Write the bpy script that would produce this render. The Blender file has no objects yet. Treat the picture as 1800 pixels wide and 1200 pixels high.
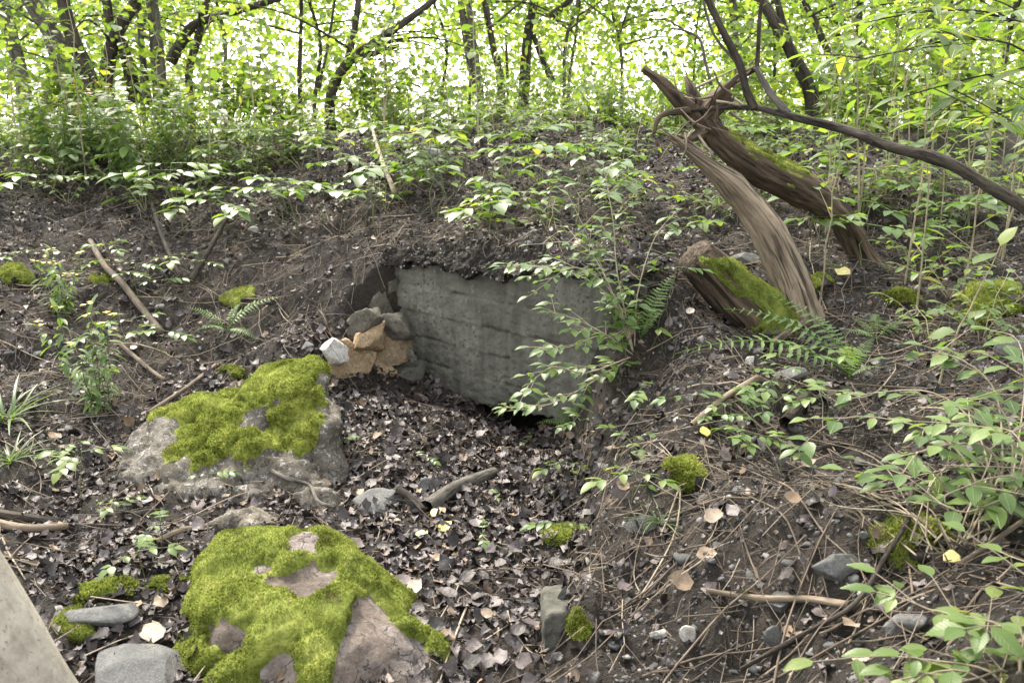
import bpy, bmesh, math, random
import numpy as np
from mathutils import Vector, Matrix, Euler

random.seed(7)
RNG = np.random.default_rng(7)
sc = bpy.context.scene
COL = sc.collection
R = math.radians

# ------------------------------------------------------------------ camera, sky, sun, exposure
EYE = 1.55
PITCH = R(15.0)
cam_d = bpy.data.cameras.new('camera')
cam_d.sensor_width = 36.0
cam_d.lens = 30.0
cam_d.clip_start = 0.05
cam_d.clip_end = 1500.0
cam_d.dof.use_dof = True
cam_d.dof.focus_distance = 3.6
cam_d.dof.aperture_fstop = 5.6
cam = bpy.data.objects.new('camera', cam_d)
COL.objects.link(cam)
cam.location = (0, 0, EYE)
cam.rotation_euler = (R(90) - PITCH, 0, 0)
sc.camera = cam

SUN_EL, SUN_ROT = R(50), R(-28)
w = bpy.data.worlds.new("World")
sc.world = w
w.use_nodes = True
wn = w.node_tree
wn.nodes.clear()
sky = wn.nodes.new('ShaderNodeTexSky')
sky.sky_type = 'NISHITA'
sky.sun_disc = False
sky.sun_elevation = SUN_EL
sky.sun_rotation = SUN_ROT
sky.air_density = 1.3
sky.dust_density = 1.5
sky.ozone_density = 0.6
bg = wn.nodes.new('ShaderNodeBackground')
bg.inputs['Strength'].default_value = 0.12
wo = wn.nodes.new('ShaderNodeOutputWorld')
hs = wn.nodes.new('ShaderNodeHueSaturation')      # thin white overcast: paler than a clear sky
hs.inputs['Saturation'].default_value = 0.15
wn.links.new(sky.outputs[0], hs.inputs['Color'])
wn.links.new(hs.outputs[0], bg.inputs[0])
wn.links.new(bg.outputs[0], wo.inputs[0])

sun_d = bpy.data.lights.new('sun', 'SUN')
sun_d.energy = 1.5
sun_d.angle = R(10)
sun_d.color = (1.0, 0.91, 0.75)
sun = bpy.data.objects.new('sun', sun_d)
COL.objects.link(sun)
sd = Vector((math.sin(SUN_ROT) * math.cos(SUN_EL), math.cos(SUN_ROT) * math.cos(SUN_EL), math.sin(SUN_EL)))
sun.rotation_euler = (-sd).to_track_quat('-Z', 'Y').to_euler()

sc.view_settings.view_transform = 'Standard'
sc.view_settings.look = 'None'
sc.view_settings.gamma = 1.0
sc.view_settings.use_curve_mapping = False
sc.view_settings.exposure = 2.55
sc.cycles.max_bounces = 8
sc.cycles.diffuse_bounces = 3
sc.cycles.transmission_bounces = 6
sc.cycles.use_denoising = True

# ------------------------------------------------------------------ projection helpers (photo measurements -> metres)
CP, SP = math.cos(PITCH), math.sin(PITCH)
def ray(u, v):
    a = (np.asarray(u, float) - 900) / 1500.0
    b = (600 - np.asarray(v, float)) / 1500.0
    return a, CP + b * SP, -SP + b * CP
def P(u, v, y):
    dx, dy, dz = ray(u, v)
    t = y / dy
    return Vector((float(dx * t), float(y), float(EYE + dz * t)))

# ------------------------------------------------------------------ noise
def _h(ix, iy, iz, seed):
    n = (ix.astype(np.int64) * 374761393 + iy.astype(np.int64) * 668265263 + iz.astype(np.int64) * 2147483647 + seed * 974711) & 0xFFFFFFFF
    n = ((n ^ (n >> 13)) * 1274126177) & 0xFFFFFFFF
    n = (n ^ (n >> 16)) & 0xFFFFFFFF
    n = (n * 2246822519) & 0xFFFFFFFF
    return ((n ^ (n >> 15)) & 0xFFFFFF) / float(0xFFFFFF)
def vnoise(x, y, z=0.0, seed=0):
    x, y, z = np.broadcast_arrays(np.asarray(x, float), np.asarray(y, float), np.asarray(z, float))
    ix, iy, iz = np.floor(x), np.floor(y), np.floor(z)
    fx, fy, fz = x - ix, y - iy, z - iz
    fx = fx * fx * (3 - 2 * fx); fy = fy * fy * (3 - 2 * fy); fz = fz * fz * (3 - 2 * fz)
    r = 0
    for dx in (0, 1):
        for dy in (0, 1):
            for dz in (0, 1):
                wgt = (fx if dx else 1 - fx) * (fy if dy else 1 - fy) * (fz if dz else 1 - fz)
                r = r + wgt * _h(ix + dx, iy + dy, iz + dz, seed)
    return r * 2 - 1
def fbm(x, y, z=0.0, seed=0, oct=4):
    r, a, f = 0, 1.0, 1.0
    for i in range(oct):
        r = r + a * vnoise(np.asarray(x) * f, np.asarray(y) * f, np.asarray(z) * f, seed + i * 17)
        a *= 0.5; f *= 2.03
    return r
def sstep(a, b, x):
    t = np.clip((x - a) / (b - a), 0, 1)
    return t * t * (3 - 2 * t)

# ------------------------------------------------------------------ materials
def newmat(name):
    m = bpy.data.materials.new(name)
    m.use_nodes = True
    nt = m.node_tree
    for n in list(nt.nodes): nt.nodes.remove(n)
    out = nt.nodes.new('ShaderNodeOutputMaterial')
    return m, nt, out
def node(nt, typ, **kw):
    n = nt.nodes.new(typ)
    for k, v in kw.items():
        if k in n.inputs: n.inputs[k].default_value = v
        else: setattr(n, k, v)
    return n
def ramp(nt, fac, stops, interp='LINEAR'):
    r = nt.nodes.new('ShaderNodeValToRGB')
    r.color_ramp.interpolation = interp
    els = r.color_ramp.elements
    while len(els) < len(stops): els.new(0.5)
    for e, (p, c) in zip(els, stops):
        e.position = p; e.color = (c[0], c[1], c[2], 1)
    nt.links.new(fac, r.inputs[0])
    return r.outputs[0]
def noise_node(nt, scale, detail=5, rough=0.6, coord='Object', dist=0.0, stretch=None):
    tc = nt.nodes.new('ShaderNodeTexCoord')
    if coord != 'World': src = tc.outputs[coord]
    else:
        g = nt.nodes.new('ShaderNodeNewGeometry'); src = g.outputs['Position']
    if stretch:
        mp = nt.nodes.new('ShaderNodeMapping')
        mp.inputs['Scale'].default_value = stretch
        nt.links.new(src, mp.inputs['Vector']); src = mp.outputs[0]
    n = node(nt, 'ShaderNodeTexNoise', Scale=scale, Detail=detail, Roughness=rough, Distortion=dist)
    nt.links.new(src, n.inputs['Vector'])
    return n.outputs['Fac']
def mixc(nt, fac, a, b, mode='MIX'):
    m = nt.nodes.new('ShaderNodeMix'); m.data_type = 'RGBA'; m.blend_type = mode
    for s, v in ((m.inputs[0], fac), (m.inputs[6], a), (m.inputs[7], b)):
        if hasattr(v, 'links') or hasattr(v, 'is_linked'): nt.links.new(v, s)
        elif isinstance(v, (int, float)): s.default_value = v
        else: s.default_value = (v[0], v[1], v[2], 1)
    return m.outputs[2]
def math_n(nt, op, a, b=None):
    m = nt.nodes.new('ShaderNodeMath'); m.operation = op
    for i, v in enumerate((a, b)):
        if v is None: continue
        if hasattr(v, 'is_linked'): nt.links.new(v, m.inputs[i])
        else: m.inputs[i].default_value = v
    return m.outputs[0]
def bump(nt, h, strength, dist=0.01):
    b = node(nt, 'ShaderNodeBump', Strength=strength, Distance=dist)
    nt.links.new(h, b.inputs['Height'])
    return b.outputs[0]
def principled(nt, out, col, rough=0.8, spec=0.3, normal=None):
    p = nt.nodes.new('ShaderNodeBsdfPrincipled')
    if hasattr(col, 'is_linked'): nt.links.new(col, p.inputs['Base Color'])
    else: p.inputs['Base Color'].default_value = (*col, 1)
    if hasattr(rough, 'is_linked'): nt.links.new(rough, p.inputs['Roughness'])
    else: p.inputs['Roughness'].default_value = rough
    p.inputs['Specular IOR Level'].default_value = spec
    if normal is not None: nt.links.new(normal, p.inputs['Normal'])
    if out is not None: nt.links.new(p.outputs[0], out.inputs[0])
    return p
def rand_fac(nt):
    oi = nt.nodes.new('ShaderNodeObjectInfo')
    g = nt.nodes.new('ShaderNodeNewGeometry')
    return math_n(nt, 'FRACT', math_n(nt, 'ADD', oi.outputs['Random'], g.outputs['Random Per Island']))
def rock_mat(name, c0, c1, c2, scale=6, speck=None, bumps=0.6, rough=0.8):
    m, nt, out = newmat(name)
    n1 = noise_node(nt, scale, 10, 0.7, dist=0.4)
    n2 = noise_node(nt, scale * 11, 8, 0.75)
    c = ramp(nt, n1, [(0.3, c0), (0.5, c1), (0.7, c2)])
    c = mixc(nt, 0.75, c, ramp(nt, n2, [(0.3, (0.3,) * 3), (0.5, (0.85,) * 3), (0.7, (1.35,) * 3)]), 'MULTIPLY')
    oi = nt.nodes.new('ShaderNodeObjectInfo')
    c = mixc(nt, 0.6, c, ramp(nt, oi.outputs['Random'], [(0, (0.5, 0.5, 0.5)), (0.6, (0.9, 0.88, 0.85)), (1, (1.3, 1.28, 1.22))]), 'MULTIPLY')
    tc = nt.nodes.new('ShaderNodeTexCoord')
    vo = node(nt, 'ShaderNodeTexVoronoi', Scale=scale * 1.6); vo.feature = 'DISTANCE_TO_EDGE'
    wp = node(nt, 'ShaderNodeTexNoise', Scale=scale * 2, Detail=5)
    nt.links.new(tc.outputs['Object'], wp.inputs['Vector'])
    ad = nt.nodes.new('ShaderNodeMix'); ad.data_type = 'RGBA'; ad.blend_type = 'ADD'; ad.inputs[0].default_value = 0.25
    nt.links.new(tc.outputs['Object'], ad.inputs[6]); nt.links.new(wp.outputs['Color'], ad.inputs[7]); nt.links.new(ad.outputs[2], vo.inputs['Vector'])
    ck = ramp(nt, vo.outputs['Distance'], [(0.0, (1, 1, 1)), (0.035, (0, 0, 0))])
    ck = math_n(nt, 'MULTIPLY', ck, ramp(nt, n1, [(0.42, (0, 0, 0)), (0.55, (1, 1, 1))]))
    c = mixc(nt, math_n(nt, 'MULTIPLY', ck, 0.7), c, (0.03, 0.025, 0.02))
    if speck:
        n3 = noise_node(nt, scale * 5, 8, 0.8)
        f = ramp(nt, n3, [(0.55, (0, 0, 0)), (0.62, (1, 1, 1))])
        c = mixc(nt, f, c, speck)
    h = math_n(nt, 'SUBTRACT', math_n(nt, 'ADD', n1, math_n(nt, 'MULTIPLY', n2, 0.6)), math_n(nt, 'MULTIPLY', ck, 0.4))
    principled(nt, out, c, rough, 0.3, bump(nt, h, bumps, 0.03))
    return m
def bark_mat(name, c0, c1, scale=8, stretch=(1, 1, 0.2), bumps=0.8, moss=None, spots=None, crack=0.0):
    m, nt, out = newmat(name)
    at = nt.nodes.new('ShaderNodeAttribute'); at.attribute_name = 'grain'
    def gn(sc_, st, det, ro, dist=0.0):
        mp = nt.nodes.new('ShaderNodeMapping'); mp.inputs['Scale'].default_value = st
        nt.links.new(at.outputs['Vector'], mp.inputs['Vector'])
        n = node(nt, 'ShaderNodeTexNoise', Scale=sc_, Detail=det, Roughness=ro, Distortion=dist)
        nt.links.new(mp.outputs[0], n.inputs['Vector'])
        return n.outputs['Fac']
    n1 = gn(scale * 5, stretch, 8, 0.7, 0.3)
    n2 = gn(scale * 1.2, (1, 1, 0.6), 5, 0.6)
    c = ramp(nt, n1, [(0.33, c0), (0.66, c1)])
    c = mixc(nt, 0.6, c, ramp(nt, n2, [(0.3, (0.4,) * 3), (0.7, (1.15,) * 3)]), 'MULTIPLY')
    h = n1
    if crack:
        n4 = gn(scale * 9, (1, 1, stretch[2] * 0.5), 4, 0.6, 0.4)
        f = ramp(nt, n4, [(0.36, (1, 1, 1)), (0.46, (0, 0, 0))])
        c = mixc(nt, math_n(nt, 'MULTIPLY', f, crack), c, (0.02, 0.015, 0.011))
        h = math_n(nt, 'SUBTRACT', n1, math_n(nt, 'MULTIPLY', f, 0.5))
    if spots:
        n3 = gn(scale * 14, (1, 1, 0.6), 3, 0.7)
        f = ramp(nt, n3, [(0.6, (0, 0, 0)), (0.64, (1, 1, 1))])
        c = mixc(nt, math_n(nt, 'MULTIPLY', f, 0.8), c, spots)
    principled(nt, out, c, 0.85, 0.2, bump(nt, h, bumps, 0.015))
    return m
def leaf_mat(name, stops, trans=0.45, rough=0.42, spec=0.45, tcol=None):
    m, nt, out = newmat(name)
    f = rand_fac(nt)
    c = ramp(nt, f, stops)
    n2 = noise_node(nt, 9, 3, 0.5, coord='World')
    c = mixc(nt, 0.35, c, ramp(nt, n2, [(0.3, (0.65, 0.7, 0.7)), (0.7, (1.15, 1.1, 0.95))]), 'MULTIPLY')
    p = principled(nt, None, c, rough, spec)
    t = nt.nodes.new('ShaderNodeBsdfTranslucent')
    nt.links.new(mixc(nt, 1.0, c, tcol or (1.9, 2.0, 0.8), 'MULTIPLY'), t.inputs[0])
    mx = nt.nodes.new('ShaderNodeMixShader'); mx.inputs[0].default_value = trans
    nt.links.new(p.outputs[0], mx.inputs[1]); nt.links.new(t.outputs[0], mx.inputs[2])
    nt.links.new(mx.outputs[0], out.inputs[0])
    return m

M = {}
# ground: dark humus with grit, greener beyond the ridge
m, nt, out = newmat('soil')
n1 = noise_node(nt, 3.0, 8, 0.65, 'World'); n2 = noise_node(nt, 40, 6, 0.75, 'World'); n3 = noise_node(nt, 130, 3, 0.8, 'World')
c = ramp(nt, n1, [(0.3, (0.021, 0.017, 0.0138)), (0.55, (0.043, 0.035, 0.028)), (0.75, (0.083, 0.067, 0.053))])
c = mixc(nt, 0.75, c, ramp(nt, n2, [(0.32, (0.22, 0.22, 0.22)), (0.68, (1.5, 1.42, 1.3))]), 'MULTIPLY')
c = mixc(nt, ramp(nt, n3, [(0.62, (0, 0, 0)), (0.7, (0.8, 0.8, 0.8))]), c, (0.16, 0.15, 0.14))
g = nt.nodes.new('ShaderNodeNewGeometry'); sx = nt.nodes.new('ShaderNodeSeparateXYZ'); nt.links.new(g.outputs['Position'], sx.inputs[0])
fy = nt.nodes.new('ShaderNodeMapRange'); fy.inputs['From Min'].default_value = 8.3; fy.inputs['From Max'].default_value = 11
nt.links.new(sx.outputs[1], fy.inputs[0])
c = mixc(nt, fy.outputs[0], c, ramp(nt, n2, [(0.3, (0.05, 0.08, 0.02)), (0.7, (0.16, 0.2, 0.06))]))
h = math_n(nt, 'ADD', n2, math_n(nt, 'MULTIPLY', n3, 0.6))
principled(nt, out, c, 0.8, 0.3, bump(nt, h, 1.0, 0.035))
M['soil'] = m
# board-marked concrete
m, nt, out = newmat('concrete')
n1 = noise_node(nt, 3.5, 8, 0.65); n2 = noise_node(nt, 45, 6, 0.7); n3 = noise_node(nt, 5, 5, 0.6, stretch=(3, 3, 0.35))
c = ramp(nt, n1, [(0.3, (0.06, 0.058, 0.048)), (0.5, (0.112, 0.108, 0.09)), (0.72, (0.175, 0.168, 0.14))])
c = mixc(nt, 0.6, c, ramp(nt, n3, [(0.35, (0.5, 0.52, 0.48)), (0.62, (1.1, 1.1, 1.1))]), 'MULTIPLY')
c = mixc(nt, 0.5, c, ramp(nt, n2, [(0.3, (0.55,) * 3), (0.65, (1.1,) * 3)]), 'MULTIPLY')
n4 = noise_node(nt, 14, 6, 0.75)
c = mixc(nt, ramp(nt, n4, [(0.58, (0, 0, 0)), (0.68, (0.55, 0.55, 0.55))]), c, (0.05, 0.05, 0.036))
c = mixc(nt, ramp(nt, n2, [(0.64, (0, 0, 0)), (0.7, (0.6, 0.6, 0.6))]), c, (0.3, 0.29, 0.25))
vp = node(nt, 'ShaderNodeTexVoronoi', Scale=38.0); tcv = nt.nodes.new('ShaderNodeTexCoord'); nt.links.new(tcv.outputs['Object'], vp.inputs['Vector'])
pit = math_n(nt, 'MULTIPLY', ramp(nt, vp.outputs['Distance'], [(0.1, (1, 1, 1)), (0.24, (0, 0, 0))]), ramp(nt, n1, [(0.5, (0, 0, 0)), (0.58, (1, 1, 1))]))
c = mixc(nt, math_n(nt, 'MULTIPLY', pit, 0.6), c, (0.03, 0.029, 0.024))
principled(nt, out, c, 0.9, 0.2, bump(nt, math_n(nt, 'SUBTRACT', n2, pit), 0.8, 0.012))
M['concrete'] = m
M['boulder_back'] = rock_mat('conglomerate rock', (0.11, 0.093, 0.07), (0.24, 0.21, 0.165), (0.42, 0.395, 0.35), 7, (0.5, 0.48, 0.45), 1.0)
M['boulder_front'] = rock_mat('brown rock', (0.12, 0.09, 0.068), (0.27, 0.22, 0.185), (0.44, 0.4, 0.385), 6, None, 1.0)
M['slate'] = rock_mat('grey stone', (0.085, 0.085, 0.083), (0.135, 0.135, 0.132), (0.2, 0.198, 0.19), 12, None, 0.5, 0.6)
M['pebble'] = rock_mat('pale stone', (0.22, 0.21, 0.19), (0.33, 0.315, 0.29), (0.46, 0.44, 0.4), 12, None, 0.4, 0.6)
M['ochre'] = rock_mat('ochre stone', (0.25, 0.17, 0.09), (0.38, 0.28, 0.17), (0.5, 0.42, 0.3), 8, None, 0.7)
M['rubble'] = rock_mat('brown rubble', (0.09, 0.08, 0.062), (0.16, 0.145, 0.115), (0.24, 0.22, 0.18), 8, None, 0.8)
M['quartz'] = rock_mat('white quartz', (0.42, 0.38, 0.33), (0.6, 0.57, 0.52), (0.75, 0.73, 0.7), 9, None, 0.7)
M['bark_dark'] = bark_mat('dark bark', (0.02, 0.016, 0.013), (0.1, 0.083, 0.066), 6, (1, 1, 0.25), 1.0, crack=0.6)
M['bark_grey'] = bark_mat('grey bark', (0.05, 0.045, 0.038), (0.19, 0.172, 0.145), 6, (1, 1, 0.3), 0.9, crack=0.5)
M['bark_pale'] = bark_mat('pale smooth bark', (0.25, 0.22, 0.17), (0.43, 0.39, 0.315), 9, (1, 1, 0.5), 0.4, spots=(0.2, 0.15, 0.1))
M['wood_bare'] = bark_mat('weathered bare wood', (0.085, 0.064, 0.045), (0.36, 0.285, 0.205), 5, (1, 1, 0.09), 1.0, crack=0.85)
M['wood_rot'] = bark_mat('rotting dark wood', (0.022, 0.016, 0.012), (0.17, 0.125, 0.085), 5, (1, 1, 0.12), 1.0, crack=0.9)
M['twig'] = bark_mat('dry twig', (0.09, 0.07, 0.052), (0.26, 0.205, 0.155), 12)
M['twig_pale'] = bark_mat('pale twig', (0.25, 0.2, 0.14), (0.48, 0.41, 0.31), 12)
M['stem_green'] = bark_mat('green stem', (0.10, 0.12, 0.05), (0.2, 0.22, 0.1), 12)
M['stem_tan'] = bark_mat('tan stem', (0.22, 0.19, 0.11), (0.42, 0.37, 0.25), 12)
# moss
m, nt, out = newmat('moss')
f = rand_fac(nt)
n1 = noise_node(nt, 9, 7, 0.7, 'World')
c = ramp(nt, n1, [(0.27, (0.085, 0.065, 0.025)), (0.38, (0.11, 0.13, 0.022)), (0.5, (0.22, 0.26, 0.05)), (0.62, (0.33, 0.36, 0.085)), (0.78, (0.42, 0.43, 0.15))])
c = mixc(nt, 0.6, c, ramp(nt, f, [(0, (0.45, 0.5, 0.5)), (0.7, (1.0, 1.0, 1.0)), (1, (1.4, 1.3, 1.1))]), 'MULTIPLY')
p = principled(nt, None, c, 0.8, 0.15)
t = nt.nodes.new('ShaderNodeBsdfTranslucent'); nt.links.new(c, t.inputs[0])
mx = nt.nodes.new('ShaderNodeMixShader'); mx.inputs[0].default_value = 0.4
nt.links.new(p.outputs[0], mx.inputs[1]); nt.links.new(t.outputs[0], mx.inputs[2]); nt.links.new(mx.outputs[0], out.inputs[0])
M['moss'] = m
# dead leaves
def litter_mat(name, stops, rough=0.45):
    m, nt, out = newmat(name)
    f = rand_fac(nt)
    c = ramp(nt, f, stops)
    n = noise_node(nt, 60, 4, 0.6, 'World')
    c = mixc(nt, 0.6, c, ramp(nt, n, [(0.3, (0.5,) * 3), (0.7, (1.2,) * 3)]), 'MULTIPLY')
    principled(nt, out, c, rough, 0.35, bump(nt, n, 0.6, 0.006))
    return m
M['litter'] = litter_mat('dead leaves', [(0, (0.012, 0.010, 0.0095)), (0.3, (0.034, 0.026, 0.024)), (0.6, (0.068, 0.053, 0.05)), (0.88, (0.118, 0.097, 0.096)), (1, (0.18, 0.12, 0.07))], 0.48)
M['leaf_yellow'] = litter_mat('yellow fallen leaf', [(0, (0.55, 0.38, 0.07)), (0.5, (0.6, 0.5, 0.16)), (1, (0.62, 0.56, 0.3))])
M['leaf_tan'] = litter_mat('tan fallen leaf', [(0, (0.17, 0.10, 0.055)), (0.6, (0.26, 0.19, 0.125)), (1, (0.42, 0.34, 0.26))])
M['leaf_cool'] = leaf_mat('cool green leaf', [(0, (0.065, 0.115, 0.032)), (0.5, (0.10, 0.165, 0.046)), (1, (0.15, 0.21, 0.055))], 0.38, 0.4, 0.45)
M['leaf_warm'] = leaf_mat('warm green leaf', [(0, (0.08, 0.14, 0.03)), (0.5, (0.12, 0.18, 0.045)), (0.93, (0.17, 0.22, 0.05)), (1, (0.3, 0.28, 0.05))], 0.45, 0.42, 0.45)
M['leaf_canopy'] = leaf_mat('canopy leaf', [(0, (0.06, 0.11, 0.034)), (0.45, (0.12, 0.175, 0.048)), (1, (0.22, 0.265, 0.08))], 0.62, 0.5, 0.3, (2.1, 2.1, 0.85))
M['fern'] = leaf_mat('fern frond', [(0, (0.10, 0.17, 0.055)), (1, (0.17, 0.24, 0.085))], 0.45, 0.45, 0.35)
M['grass'] = leaf_mat('grass blade', [(0, (0.08, 0.13, 0.05)), (1, (0.16, 0.2, 0.09))], 0.4, 0.4, 0.4)
M['flower_yellow'] = leaf_mat('yellow petal', [(0, (0.7, 0.5, 0.03)), (1, (0.75, 0.6, 0.06))], 0.3, tcol=(1, 1, 1))
M['flower_white'] = leaf_mat('white petal', [(0, (0.75, 0.75, 0.68)), (1, (0.8, 0.78, 0.7))], 0.3, tcol=(1, 1, 1))

# ------------------------------------------------------------------ mesh + object helpers
def mesh_np(name, V, F, mat=None, smooth=False):
    """V (n,3); F (m,k) constant-size faces, or a list of arrays of different k"""
    me = bpy.data.meshes.new(name)
    V = np.asarray(V, np.float32)
    Fs = F if isinstance(F, list) else [F]
    Fs = [np.asarray(f, np.int32) for f in Fs if len(f)]
    me.vertices.add(len(V)); me.vertices.foreach_set('co', V.ravel())
    li = np.concatenate([f.ravel() for f in Fs])
    tot = np.concatenate([np.full(len(f), f.shape[1], np.int32) for f in Fs])
    st = np.concatenate([[0], np.cumsum(tot)[:-1]]).astype(np.int32)
    me.loops.add(len(li)); me.loops.foreach_set('vertex_index', li)
    me.polygons.add(len(tot)); me.polygons.foreach_set('loop_start', st)
    if smooth: me.polygons.foreach_set('use_smooth', np.ones(len(tot), bool))
    me.update(calc_edges=True)
    if mat is not None: me.materials.append(mat)
    return me
def tag(o, label=None, cat=None, group=None, kind=None):
    if label: o['label'] = label
    if cat: o['category'] = cat
    if group: o['group'] = group
    if kind: o['kind'] = kind
    return o
def obj(name, me, parent=None, mtx=None, kind=None):
    o = bpy.data.objects.new(name, me)
    COL.objects.link(o)
    if parent is not None: o.parent = parent
    if mtx is not None: o.matrix_basis = mtx
    if kind: o['kind'] = kind
    return o
def empty(name, loc, rot=(0, 0, 0)):
    o = bpy.data.objects.new(name, None)
    o.empty_display_size = 0.1
    COL.objects.link(o)
    o.location = loc; o.rotation_euler = rot
    return o
KIDS = {}
def note(root, child): KIDS.setdefault(root.name, []).append(child)
def copy_thing(root, loc, rz, s, label, cat, group):
    c = root.copy(); COL.objects.link(c)
    c.location = loc; c.rotation_euler = (random.uniform(-.08, .08), random.uniform(-.08, .08), rz); c.scale = (s, s, s)
    for ch in KIDS.get(root.name, []):
        d = ch.copy(); COL.objects.link(d); d.parent = c
        for gch in KIDS.get(ch.name, []):
            e = gch.copy(); COL.objects.link(e); e.parent = d
    return tag(c, label, cat, group)
class MB:
    def __init__(s): s.V = []; s.Q = []; s.T = []; s.G = []; s.n = 0
    def add(s, V, F):
        V = np.asarray(V, float); F = np.asarray(F, int)
        s.V.append(V)
        (s.Q if F.shape[1] == 4 else s.T).append(F + s.n)
        s.n += len(V)
    def mesh(s, name, mat, smooth=False):
        Fs = ([np.concatenate(s.Q)] if s.Q else []) + ([np.concatenate(s.T)] if s.T else [])
        me = mesh_np(name, np.concatenate(s.V), Fs, mat, smooth)
        if s.G and sum(len(g) for g in s.G) == s.n:
            at = me.attributes.new('grain', 'FLOAT_VECTOR', 'POINT')
            at.data.foreach_set('vector', np.concatenate(s.G).astype(np.float32).ravel())
        return me
def smooth_path(pts, n=6):
    pts = [np.array(p, float) for p in pts]
    if len(pts) < 3:
        return np.array([pts[0] + (pts[-1] - pts[0]) * k / n for k in range(n + 1)])
    out = []
    for i in range(len(pts) - 1):
        p0 = pts[i - 1] if i else 2 * pts[0] - pts[1]
        p1, p2 = pts[i], pts[i + 1]
        p3 = pts[i + 2] if i + 2 < len(pts) else 2 * pts[-1] - pts[-2]
        for k in range(n):
            t = k / n
            out.append(0.5 * ((2 * p1) + (-p0 + p2) * t + (2 * p0 - 5 * p1 + 4 * p2 - p3) * t * t + (-p0 + 3 * p1 - 3 * p2 + p3) * t ** 3))
    out.append(pts[-1])
    return np.array(out)
def tube(path, r0, r1, sides=6, rough=0.0, seed=0, radii=None, freq=3.0, cap=True):
    path = np.asarray(path, float); n = len(path)
    tan = np.gradient(path, axis=0); tan /= np.linalg.norm(tan, axis=1)[:, None] + 1e-9
    up = np.array([0.0, 0, 1]) if abs(tan[0, 2]) < 0.9 else np.array([1.0, 0, 0])
    rad = np.linspace(r0, r1, n) if radii is None else np.interp(np.linspace(0, 1, n), np.linspace(0, 1, len(radii)), radii)
    V = []; GR = []
    slen = np.concatenate([[0], np.cumsum(np.linalg.norm(np.diff(path, axis=0), axis=1))]); rm = max(0.004, float(rad.mean()))
    N = np.cross(tan[0], up); N /= np.linalg.norm(N)
    ang = np.linspace(0, 2 * math.pi, sides, endpoint=False)
    for i in range(n):
        N = N - tan[i] * (N @ tan[i]); N /= np.linalg.norm(N) + 1e-9
        B = np.cross(tan[i], N)
        r = rad[i]
        if rough:
            rr = r * (1 + rough * fbm(np.cos(ang) * freq, np.sin(ang) * freq, i * 0.16, seed, 3) + (rough * 0.35 * vnoise(np.cos(ang) * 6, np.sin(ang) * 6, i * 0.33, seed + 9) if sides > 16 else 0))
        else: rr = np.full(sides, r)
        GR.append(np.stack([np.cos(ang) * rm, np.sin(ang) * rm, np.full(sides, slen[i] + seed * .37)], 1))
        V.append(path[i] + (np.cos(ang) * rr)[:, None] * N + (np.sin(ang) * rr)[:, None] * B)
    V = np.concatenate(V); GR = np.concatenate(GR)
    F = []
    for i in range(n - 1):
        for k in range(sides):
            k2 = (k + 1) % sides
            F.append((i * sides + k, i * sides + k2, (i + 1) * sides + k2, (i + 1) * sides + k))
    if cap:
        V = np.vstack([V, path[-1] + tan[-1] * rad[-1] * 0.3, path[0]]); GR = np.vstack([GR, GR[-1:] * .2, GR[:1] * .2])
        t = len(V) - 2
        for k in range(sides):
            k2 = (k + 1) % sides
            F.append(((n - 1) * sides + k, (n - 1) * sides + k2, t, t))
    tube.grain = GR
    return V, np.array(F)
def tube_mb(mb, *a, **k):
    V, F = tube(*a, **k)
    q = F[F[:, 2] != F[:, 3]]; t = F[F[:, 2] == F[:, 3]][:, :3]
    n0 = mb.n
    mb.V.append(V); mb.G.append(tube.grain); mb.Q.append(q + n0)
    if len(t): mb.T.append(t + n0)
    mb.n += len(V)
def tube_mesh(name, mat, *a, **k):
    mb = MB(); tube_mb(mb, *a, **k)
    return mb.mesh(name, mat, True)
def leaf_tpl(rows=5, wid=0.28, peak=0.42, fold=0.25, droop=0.25, serr=0.0, curl=0.0, seed=0):
    """unit-length leaf along +Y, normal +Z"""
    rg = np.random.default_rng(seed)
    s = np.linspace(0, 1, rows + 1)
    pr = np.where(s < peak, np.sin(s / peak * math.pi / 2) ** 0.8, np.cos((s - peak) / (1 - peak) * math.pi / 2) ** 0.9)
    wv = wid * pr + 0.006
    V = []
    for i in range(rows + 1):
        for k, e in enumerate((-1, 0, 1)):
            x = e * wv[i] * (1 + serr * rg.uniform(-1, 1))
            z = fold * abs(x) - droop * s[i] ** 2 + curl * rg.uniform(-1, 1) * (0.3 + abs(e))
            V.append((x, s[i], z))
    F = []
    for i in range(rows):
        for k in (0, 1):
            a = i * 3 + k
            F.append((a, a + 1, a + 4, a + 3))
    return np.array(V), np.array(F)
def join_tpl(tpls, mats, which):
    """many copies of templates into one V,F; mats (n,3,4)"""
    Vs, Fs, n = [], [], 0
    which = np.asarray(which)
    for ti, (V, F) in enumerate(tpls):
        mm = mats[which == ti]
        if not len(mm): continue
        W = np.einsum('nij,vj->nvi', mm[:, :, :3], V) + mm[:, None, :, 3]
        k = len(V)
        FF = F[None] + (np.arange(len(mm)) * k)[:, None, None] + n
        Vs.append(W.reshape(-1, 3)); Fs.append(FF.reshape(-1, F.shape[1])); n += k * len(mm)
    return np.concatenate(Vs), np.concatenate(Fs)
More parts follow.
